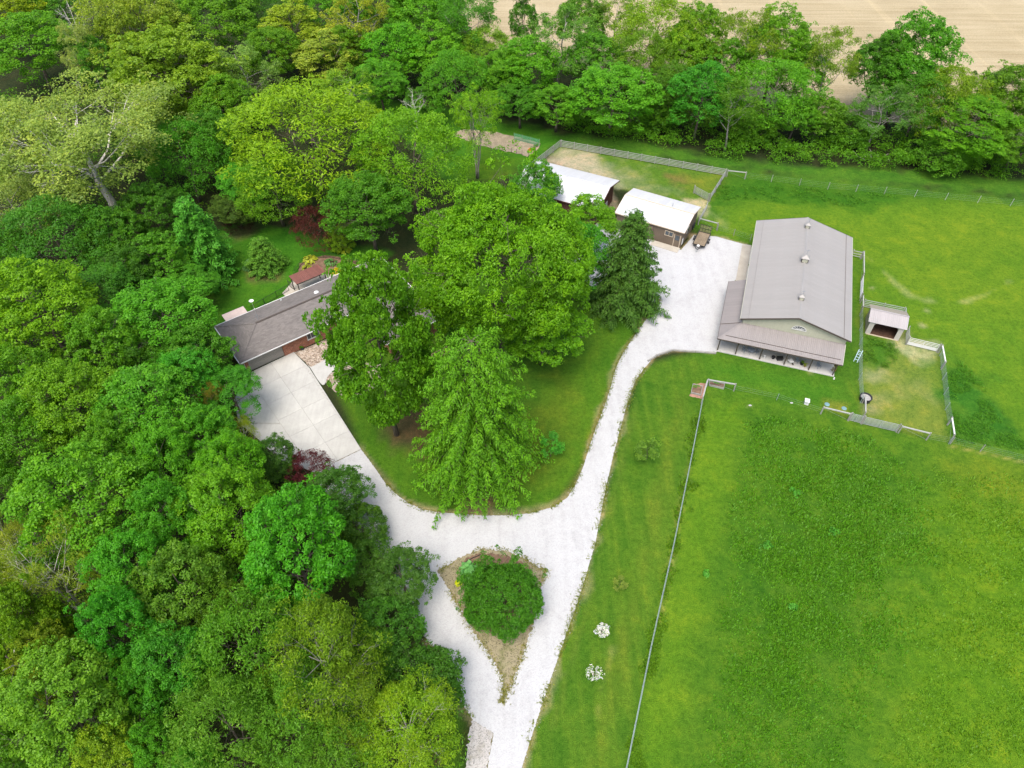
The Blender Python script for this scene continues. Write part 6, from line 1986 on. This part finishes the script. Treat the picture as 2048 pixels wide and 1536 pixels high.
fence('pipe_fence', 'short pipe rail fence returning to the shelter back corner', [G(1804, 630) + Vector((.1, -.1, 0)), G(1806, 655)], 1.4, 2.0, (.25, .52, .80, 1.08, 1.36), .07, .05, 'galv', 'grey_wood', .1, end_posts=False)
fence('pipe_fence', 'short pipe rail fence at the right front corner of the shelter', [G(1812, 668), G(1812, 688)], 1.4, 1.6, (.25, .52, .80, 1.08, 1.36), .07, .05, 'bleached_wood', 'grey_wood', .1)
gate('white barred gate with a solid kick board right of the shelter', G(1813, 690), G(1871, 704), 6, 1.35, 'white_paint', .2, True)
brace('white braced rail at the top right corner of the pen', G(1876, 706), G(1882, 739), 1.5, mat='white_paint')
fence('mesh_fence', 'woven wire fence on the far right side of the pen', [G(1880, 712) + Vector((-.1, 0, 0)), G(1884, 760), G(1890, 820), G(1896, 850)], 1.3, 3.0, (), ps=.07, pmat='wire', mesh=True)
brace('white braced rail at the lower right corner of the pen', G(1894, 850), G(1899, 884), 1.5, mat='white_paint')
brace('braced rail from the stock tank down to the small gate', G(1724, 806), G(1724, 838), 1.4)
brace('braced rail on the lawn side of the small gate', G(1641, 828), G(1695, 841), 1.4)
gate('short barred gate below the stock tank', G(1699, 842), G(1719, 847), 7, 1.35, 'galv')
gate('long barred gate along the bottom of the pen', G(1725, 849), G(1790, 864), 7, 1.35, 'galv')
brace('braced rail right of the long barred gate', G(1796, 866), G(1852, 880), 1.4)
fence('wire_fence', 'wire fence from the pen corner across the pasture to the right', [G(1900, 888), G(1960, 903), G(2048, 925), G(2200, 965)], 1.2, 4.0, (), ps=.08, pmat='grey_wood', wires=(.3, .6, .9, 1.15))
fence('wire_fence', 'wire fence along the pen foot between the brace and the corner', [G(1853, 880), G(1897, 888)], 1.2, 3.0, (), ps=.07, pmat='wire', wires=(.3, .6, .9, 1.15), end_posts=False)
# long fence from the raised beds down past the mown strip
lf = [G(1402, 812), G(1375, 950), G(1345, 1097), G(1300, 1300), G(1252, 1536), G(1222, 1680)]
fence('long_fence', 'long grey wire fence with a light top rail between mown strip and pasture', lf, 1.25, 3.2, (1.2,), .04, .035, 'wire', 'wire', .07, mesh=True)
brace('braced rail at the top of the long fence, beside the raised bed', G(1402, 808), G(1411, 774), 1.4)
brace('braced rail over the second raised bed', G(1413, 773), G(1467, 782), 1.4)
fence('wire_fence', 'nearly invisible wire fence across the lawn below the porch', [G(1468, 783), G(1553, 800), G(1640, 828)], 1.1, 5.0, (), ps=.06, pmat='wire', wires=(.4, .75, 1.05), end_posts=False)

# ------------------------------------------------------------------ smaller things
def stile():
    t = thing('fence_stile', 'pale blue bent tube ladder leaning over the pen fence', 'stile', G(1714, 716), 1.0)
    for s in (-.22, .22):
        MB().tube([(-.9, s, .03), (-.2, s, 1.25), (.0, s, 1.42), (.2, s, 1.3), (.55, s, .05)], .04, 7).build('side_tube', M['blue_tube'], t)
    for f in (.25, .5, .75):
        MB().tube([(-.9 + .7 * f, -.22, .03 + 1.22 * f), (-.9 + .7 * f, .22, .03 + 1.22 * f)], .03, 6).build('rung', M['blue_tube'], t)
    for f in (.3, .6):
        MB().tube([(.2 + .35 * f, -.22, 1.3 - 1.25 * f), (.2 + .35 * f, .22, 1.3 - 1.25 * f)], .03, 6).build('rung', M['blue_tube'], t)
stile()
sk = thing('stock_tank', 'round black stock tank in the pen corner by the wire fence', 'water tank', G(1729, 800), 0)
MB().lathe((0, 0, 0), [(.66, 0), (.70, .55), (.75, .57), (.75, .62), (.64, .62), (.62, .42), (.02, .42)], 22).build('tub', M['rubber'], sk)
MB().lathe((0, 0, .44), [(.61, 0), (.61, .02), (.3, .022)], 20).build('water', M['tank_water'], sk)
bh = thing('white_box', 'small white lidded box standing on the lawn below the porch', 'box', G(1612, 807), BA)
MB().box((0, 0, .28), (.50, .55, .50)).build('body', M['white_paint'], bh)
MB().box((0, 0, .57), (.58, .62, .08)).build('lid', M['white_paint'], bh)
MB().box((0, -.28, .36), (.2, .02, .04)).build('slot', M['black_metal'], bh)
for px, py, lab in ((1654, 809, 'pale blue round lid in the grass, left of its twin'), (1688, 817, 'pale blue round lid in the grass beside the small gate')):
    l_ = MB().lathe((0, 0, 0), [(.31, 0), (.31, .05), (.25, .08), (.02, .09)], 16).build('septic_lid', M['pale_blue'])
    l_.location = G(px, py, .005)
    tag(l_, lab, 'lid', 'septic lids in the grass')
for px, py, lab in ((1500, 811, 'white stone in the grass below the porch'), (1583, 806, 'small pale stone left of the white box')):
    l_ = MB().lathe((0, 0, 0), [(.14, 0), (.16, .05), (.09, .10), (.01, .11)], 8).build('stone', M['concrete'])
    l_.location = G(px, py, 0)
    l_.scale = (1.3, .8, 1)
    tag(l_, lab, 'stone')
# raised beds at the head of the long fence
def raised_bed(label, c, L, Wd, rz, seed):
    t = thing('raised_bed', label, 'raised bed', c, rz)
    for a in (-1, 1):
        MB().box((a * (L / 2 - .03), 0, .15), (.06, Wd, .30)).build('board', M['grey_wood'], t)
        MB().box((0, a * (Wd / 2 - .03), .15), (L - .126, .06, .30)).build('board', M['grey_wood'], t)
    MB().box((0, 0, .11), (L - .13, Wd - .13, .2)).build('soil', M['soil'], t)
    rs = np.random.RandomState(seed)
    n = 12
    P = np.stack([rs.uniform(-L / 2 + .1, L / 2 - .1, n), rs.uniform(Wd * .1, Wd / 2 - .08, n), np.full(n, .28)], 1)
    V, T = clump_leaves(rs, P, np.tile(np.array([0, 0, 1.]), (n, 1)), 12, .13, .06, .4)
    k = link('seedling', quads_mesh('bed_plants', V, M['leaf'], T), t)
    k.color = (.05, .17, .03, 1)
    return t
MB()
mulch = sheet("mulch_patch", [(p.x, p.y) for p in GP([(1386, 768), (1414, 766), (1404, 798), (1380, 792)])], .012, M['terracotta'], .05, .2, 21)
raised_bed('raised bed on reddish mulch left of the fence corner', G(1393, 781), 1.25, 1.55, BA, 1)
raised_bed('raised bed just inside the fence corner under its top rail', G(1433, 771), 1.9, .8, BA, 2)
# landscape timbers holding the edge of the yard
for pts, lab in (([(1296, 722), (1312, 712)], 'left'), ([(1312, 711), (1345, 700)], 'middle'), ([(1346, 700), (1390, 703)], 'right'), ([(1391, 703), (1432, 706)], 'far')):
    a, b = G(*pts[0], .1), G(*pts[1], .1)
    o = MB().beam((0, 0, 0), b - a, .2, .2).build('landscape_timber', M['grey_wood'])
    o.location = a
    tag(o, {'left': 'leftmost grey timber edging the gravel above the lawn', 'middle': 'grey timber rising from the leftmost one along the yard edge', 'right': 'long grey timber in the middle of the yard edge', 'far': 'grey timber ending at the porch slab'}[lab], 'timber', 'timbers edging the gravel yard')
# utility trailer
tro = G(1402, 484, 0)
trl = thing('utility_trailer', 'single axle utility trailer with plank bed and raised mesh ramp', 'trailer', tro, math.atan2(3.4, 1.6) - math.pi / 2)
TW, TL, TZ = 1.85, 3.5, .55
for k in range(7):
    MB().box((-TW / 2 + .06 + (TW - .12) * (k + .5) / 7, 0, TZ + .02), ((TW - .12) / 7 - .014, TL - .06, .05)).build('plank', M['deck_wood'], trl)
for a in (-1, 1):
    MB().beam((a * TW / 2, -TL / 2, TZ), (a * TW / 2, TL / 2, TZ), .07, .12).build('side_rail', M['black_metal'], trl)
    MB().beam((a * TW / 2, -TL / 2 + .05, TZ + .3), (a * TW / 2, TL / 2 - .05, TZ + .3), .045, .045).build('top_rail', M['black_metal'], trl)
    for y_ in (-TL / 2 + .05, -.5, .6, TL / 2 - .05):
        MB().beam((a * TW / 2, y_, TZ + .06), (a * TW / 2, y_, TZ + .3), .04, .04).build('stake', M['black_metal'], trl)
    w_ = MB().tube([(a * (TW / 2 + .12), .1, .33), (a * (TW / 2 + .30), .1, .33)], .33, 16).build('wheel', M['rubber'], trl)
    MB().tube([(a * (TW / 2 + .29), .1, .33), (a * (TW / 2 + .315), .1, .33)], .17, 12).build('rim', M['white_paint'], w_)
    fm_ = MB()
    ar = [(.1 + .42 * math.cos(q), .36 + .40 * math.sin(q)) for q in np.linspace(.15, math.pi - .15, 8)]
    for i in range(7):
        fm_.slab([(a * (TW / 2 + .1), ar[i][0], ar[i][1]), (a * (TW / 2 + .34), ar[i][0], ar[i][1]), (a * (TW / 2 + .34), ar[i + 1][0], ar[i + 1][1]), (a * (TW / 2 + .1), ar[i + 1][0], ar[i + 1][1])], .02)
    fm_.build('fender', M['black_metal'], trl)
    MB().beam((a * TW / 2 * .85, -TL / 2, TZ - .02), (0, -TL / 2 - 1.15, TZ - .06), .07, .1).build('tongue', M['black_metal'], trl)
for y_ in (-TL / 2, TL / 2):
    MB().beam((-TW / 2, y_, TZ), (TW / 2, y_, TZ), .07, .12).build('cross_rail', M['black_metal'], trl)
MB().tube([(-TW / 2 - .1, .1, .33), (TW / 2 + .1, .1, .33)], .04, 6).build('axle', M['black_metal'], trl)
MB().tube([(0, -TL / 2 - 1.1, .0), (0, -TL / 2 - 1.1, .8)], .035, 7).build('jack', M['galv'], trl)
sp_ = MB().lathe((0, -TL / 2 - .38, TZ + .05), [(.02, 0), (.2, .02), (.24, .12), (.2, .22), (.02, .26)], 16).build('white_drum', M['white_paint'], trl)
MB().beam((0, -TL / 2 - 1.1, TZ - .05), (0, -TL / 2 - 1.45, TZ - .05), .1, .1).build('coupler', M['galv'], trl)
rp = MB()
for k in range(5):
    x_ = -TW / 2 + .04 + (TW - .08) * k / 4
    rp.beam((x_, TL / 2 + .06, TZ + .02), (x_, TL / 2 + .22, TZ + 1.25), .05, .04)
for k in range(3):
    rp.beam((-TW / 2, TL / 2 + .06 + .08 * k, TZ + .05 + .6 * k), (TW / 2, TL / 2 + .06 + .08 * k, TZ + .05 + .6 * k), .05, .05)
rg = rp.build('ramp_gate', M['black_metal'], trl)
rmm = MB()
for k in range(24):
    z = .05 + 1.2 * k / 24
    rmm.beam((-TW / 2, TL / 2 + .08 + .13 * z, TZ + z), (TW / 2, TL / 2 + .08 + .13 * z, TZ + z), .02, .014)
q = rmm.build('ramp_mesh', M['deck_wood'], rg)
q['kind'] = 'stuff'

# vegetable plot: stakes, wire, orange can, green netting
stf = thing('garden_stakes', 'row of dark stakes with wire along the front of the vegetable plot', 'fence', G(982, 303), 0)
prev = None
for px, py in ((982, 303), (1004, 303), (1023, 306), (1033, 308), (1044, 310), (1057, 314)):
    p = G(px, py) - G(982, 303)
    MB().beam(p, p + Vector((0, 0, 1.05)), .06, .06).build('stake', M['trim_brown'], stf)
    if prev is not None:
        for z in (.4, .8):
            MB().beam(prev + Vector((0, 0, z)), p + Vector((0, 0, z)), .012, .012).build('wire', M['wire'], stf)
    prev = p
wc = thing('watering_can', 'orange watering can at the right corner of the vegetable plot', 'watering can', G(1060, 302, .03), .4)
MB().lathe((0, 0, 0), [(.30, 0), (.32, .35), (.28, .42), (.15, .44)], 14).build('body', M['orange'], wc)
MB().tube([(.28, 0, .12), (.55, 0, .38), (.62, 0, .5)], [.06, .04, .07], 8).build('spout', M['orange'], wc)
MB().tube([(-.28, 0, .08), (-.48, 0, .25), (-.35, 0, .48), (0, 0, .6), (.15, 0, .44)], .03, 6).build('handle', M['orange'], wc)
nt_ = thing('garden_net', 'pale green netting fence along the back of the vegetable plot', 'net', G(1028, 279), 0)
a, b = Vector((0, 0, 0)), G(1079, 292) - G(1028, 279)
mm = MB()
for z in np.arange(.05, 1.3, .06):
    mm.beam(a + Vector((0, 0, z)), b + Vector((0, 0, z)), .014, .014)
L = b.length
for k in range(int(L / .08)):
    p = a.lerp(b, (k + .5) * .08 / L)
    mm.beam(p, p + Vector((0, 0, 1.3)), .014, .014)
o = mm.build('netting', M['net'], nt_)
o['kind'] = 'stuff'
for f in (0, .33, .66, 1):
    MB().tube([a.lerp(b, f), a.lerp(b, f) + Vector((0, 0, 1.4))], .025, 5).build('stake', M['grey_wood'], nt_)
rs_ = np.random.RandomState(19)
for i, (px, py) in enumerate(((1072, 293), (1066, 298))):
    c = G(px, py, .05)
    P = rs_.normal(size=(8, 3)) * np.array([.25, .2, .1]) + np.array([0, 0, .2])
    V, T = clump_leaves(rs_, P, np.tile(np.array([0, 0, 1.]), (8, 1)), 14, .2, .1, .4)
    o = link('garden_plant', quads_mesh('garden_plant', V, M['leaf'], T), None, c)
    o.color = (.03, .11, .02, 1)
    tag(o, ['green vegetable clump at the far right of the plot', 'green vegetable clump right above the orange can'][i], 'plant')

# hostas and bedding plants
def hosta(label, px, py, r, col, seed, z=.03, cat='plant', group=None, h=.5):
    rs = np.random.RandomState(seed)
    c = G(px, py, z)
    n = 60
    a = rs.uniform(0, 6.28, n)
    q = np.sqrt(rs.uniform(.02, 1, n))
    P = np.stack([np.cos(a) * q * r, np.sin(a) * q * r, h * (1 - .7 * q ** 2) * (.7 + .5 * rs.rand(n))], 1)
    nn = unit(np.stack([np.cos(a) * q * .9, np.sin(a) * q * .9, np.full(n, .8)], 1) + rs.normal(size=(n, 3)) * .2)
    V = leaf_quads(P, nn, r * .30, .6, rs, .35, np.stack([np.cos(a), np.sin(a), np.full(n, -.3)], 1))
    t = thing('hosta', label, cat, c, 0, group)
    k = link('foliage', quads_mesh('hosta_leaves', V, M['leaf'], np.clip(rs.normal(.42, .14, n), 0, 1)), t)
    k.color = (*col, 1)
YG, BG, MG = (.14, .19, .02), (.05, .13, .07), (.05, .15, .02)
GB = 'leafy plants in the bed behind the patio'
hosta('large yellow green hosta left in the bed behind the patio', 620, 521, 1.0, (.17, .21, .04), 1, group=GB, h=.7)
hosta('smaller pale hosta hidden behind the shelter roof edge', 614, 537, .7, (.15, .19, .04), 2, group=GB)
hosta('blue green hosta in the middle of the bed behind the patio', 661, 527, .9, BG, 3, group=GB, h=.6)
hosta('mid green hosta right of the blue green one', 684, 533, .8, MG, 4, group=GB)
hosta('yellow plant at the right end of the shelter roof', 672, 545, .75, (.22, .22, .015), 5, group=GB, h=.6)
hosta('yellow green plant against the house eave by the shelter', 690, 541, .7, YG, 6, group=GB)
hosta('pale green plant nearest the house eave', 700, 537, .6, (.12, .19, .03), 7, group=GB)
hosta('flat light green hosta clump on the lawn under the light green shrub', 689, 502, 1.0, (.14, .20, .025), 8, h=.4)
RB = 'blue green hostas round the young conifer'
for i, (px, py, r) in enumerate(((497, 536, .8), (505, 549, .6), (519, 551, .55), (554, 545, .7), (498, 525, .6), (557, 532, .6))):
    hosta(['blue green hosta left of the young conifer', 'pale edged hosta below left of the young conifer', 'small hosta directly below the young conifer', 'hosta at the right foot of the young conifer', 'upper left hosta by the young conifer', 'upper right hosta by the young conifer'][i], px, py, r, BG if i % 2 == 0 else (.09, .16, .06), 20 + i, group=RB)
hosta('blue green hosta at the left edge of the island bush', 938, 1142, .95, (.07, .20, .11), 30, .06, h=.9)
hosta('second blue green hosta below it at the island bush edge', 936, 1152, .75, (.06, .17, .09), 33, .06, h=.7)
hosta('small yellow flowering plant at the left of the island', 927, 1141, .28, (.42, .36, .01), 31, .06)
hosta('bright lime plant lower left on the island', 917, 1167, .38, (.22, .27, .01), 32, .05)
# black edging strip round the island bed
ed = thing('bed_edging', 'black edging strip curving along the left of the island bed', 'edging', G(962, 1110), 0)
pp = [G(*p) - G(962, 1110) for p in ((962, 1110), (945, 1117), (930, 1126), (920, 1139), (922, 1155), (928, 1168), (932, 1180))]
for i in range(6):
    MB().beam(pp[i] + Vector((0, 0, .08)), pp[i + 1] + Vector((0, 0, .08)), .05, .16).build('strip', M['rubber'], ed)
# sticks of bare twig on the island bush and brush heap under the hedgerow
tw = thing('bare_twigs', 'pale bare twigs standing out of the island bush', 'branches', G(960, 1225, .2), 0)
trs = np.random.RandomState(3)
for (px, py), k in (((958, 1218), 3), ((985, 1205), 2), ((1040, 1240), 3)):
    b0 = G(px, py, 2.6) - G(960, 1225, .2)
    MB().tube([b0 + Vector((0, 0, -1.6)), b0], [.04, .03], 5).build('branch', M['dead_wood'], tw)
    for j in range(k):
        e = b0 + Vector((trs.normal() * .8, trs.normal() * .8, trs.uniform(.3, .9)))
        MB().tube([b0, b0.lerp(e, .5) + Vector((.08, .05, .05)), e], [.03, .022, .008], 4).build('twig', M['dead_wood'], tw)
bp = thing('brush_pile', 'heap of bare grey branches under the leaning hedgerow trees', 'brush pile', G(1742, 318), 0)
for k in range(12):
    a = trs.uniform(0, 6.28)
    p0 = Vector((trs.normal() * 1.2, trs.normal() * .6, .15))
    p1 = p0 + Vector((math.cos(a) * 1.8, math.sin(a) * .9, trs.uniform(.2, 1.6)))
    MB().tube([p0, p0.lerp(p1, .5), p1], [.07, .05, .015], 5).build('branch', M['dead_wood'], bp)
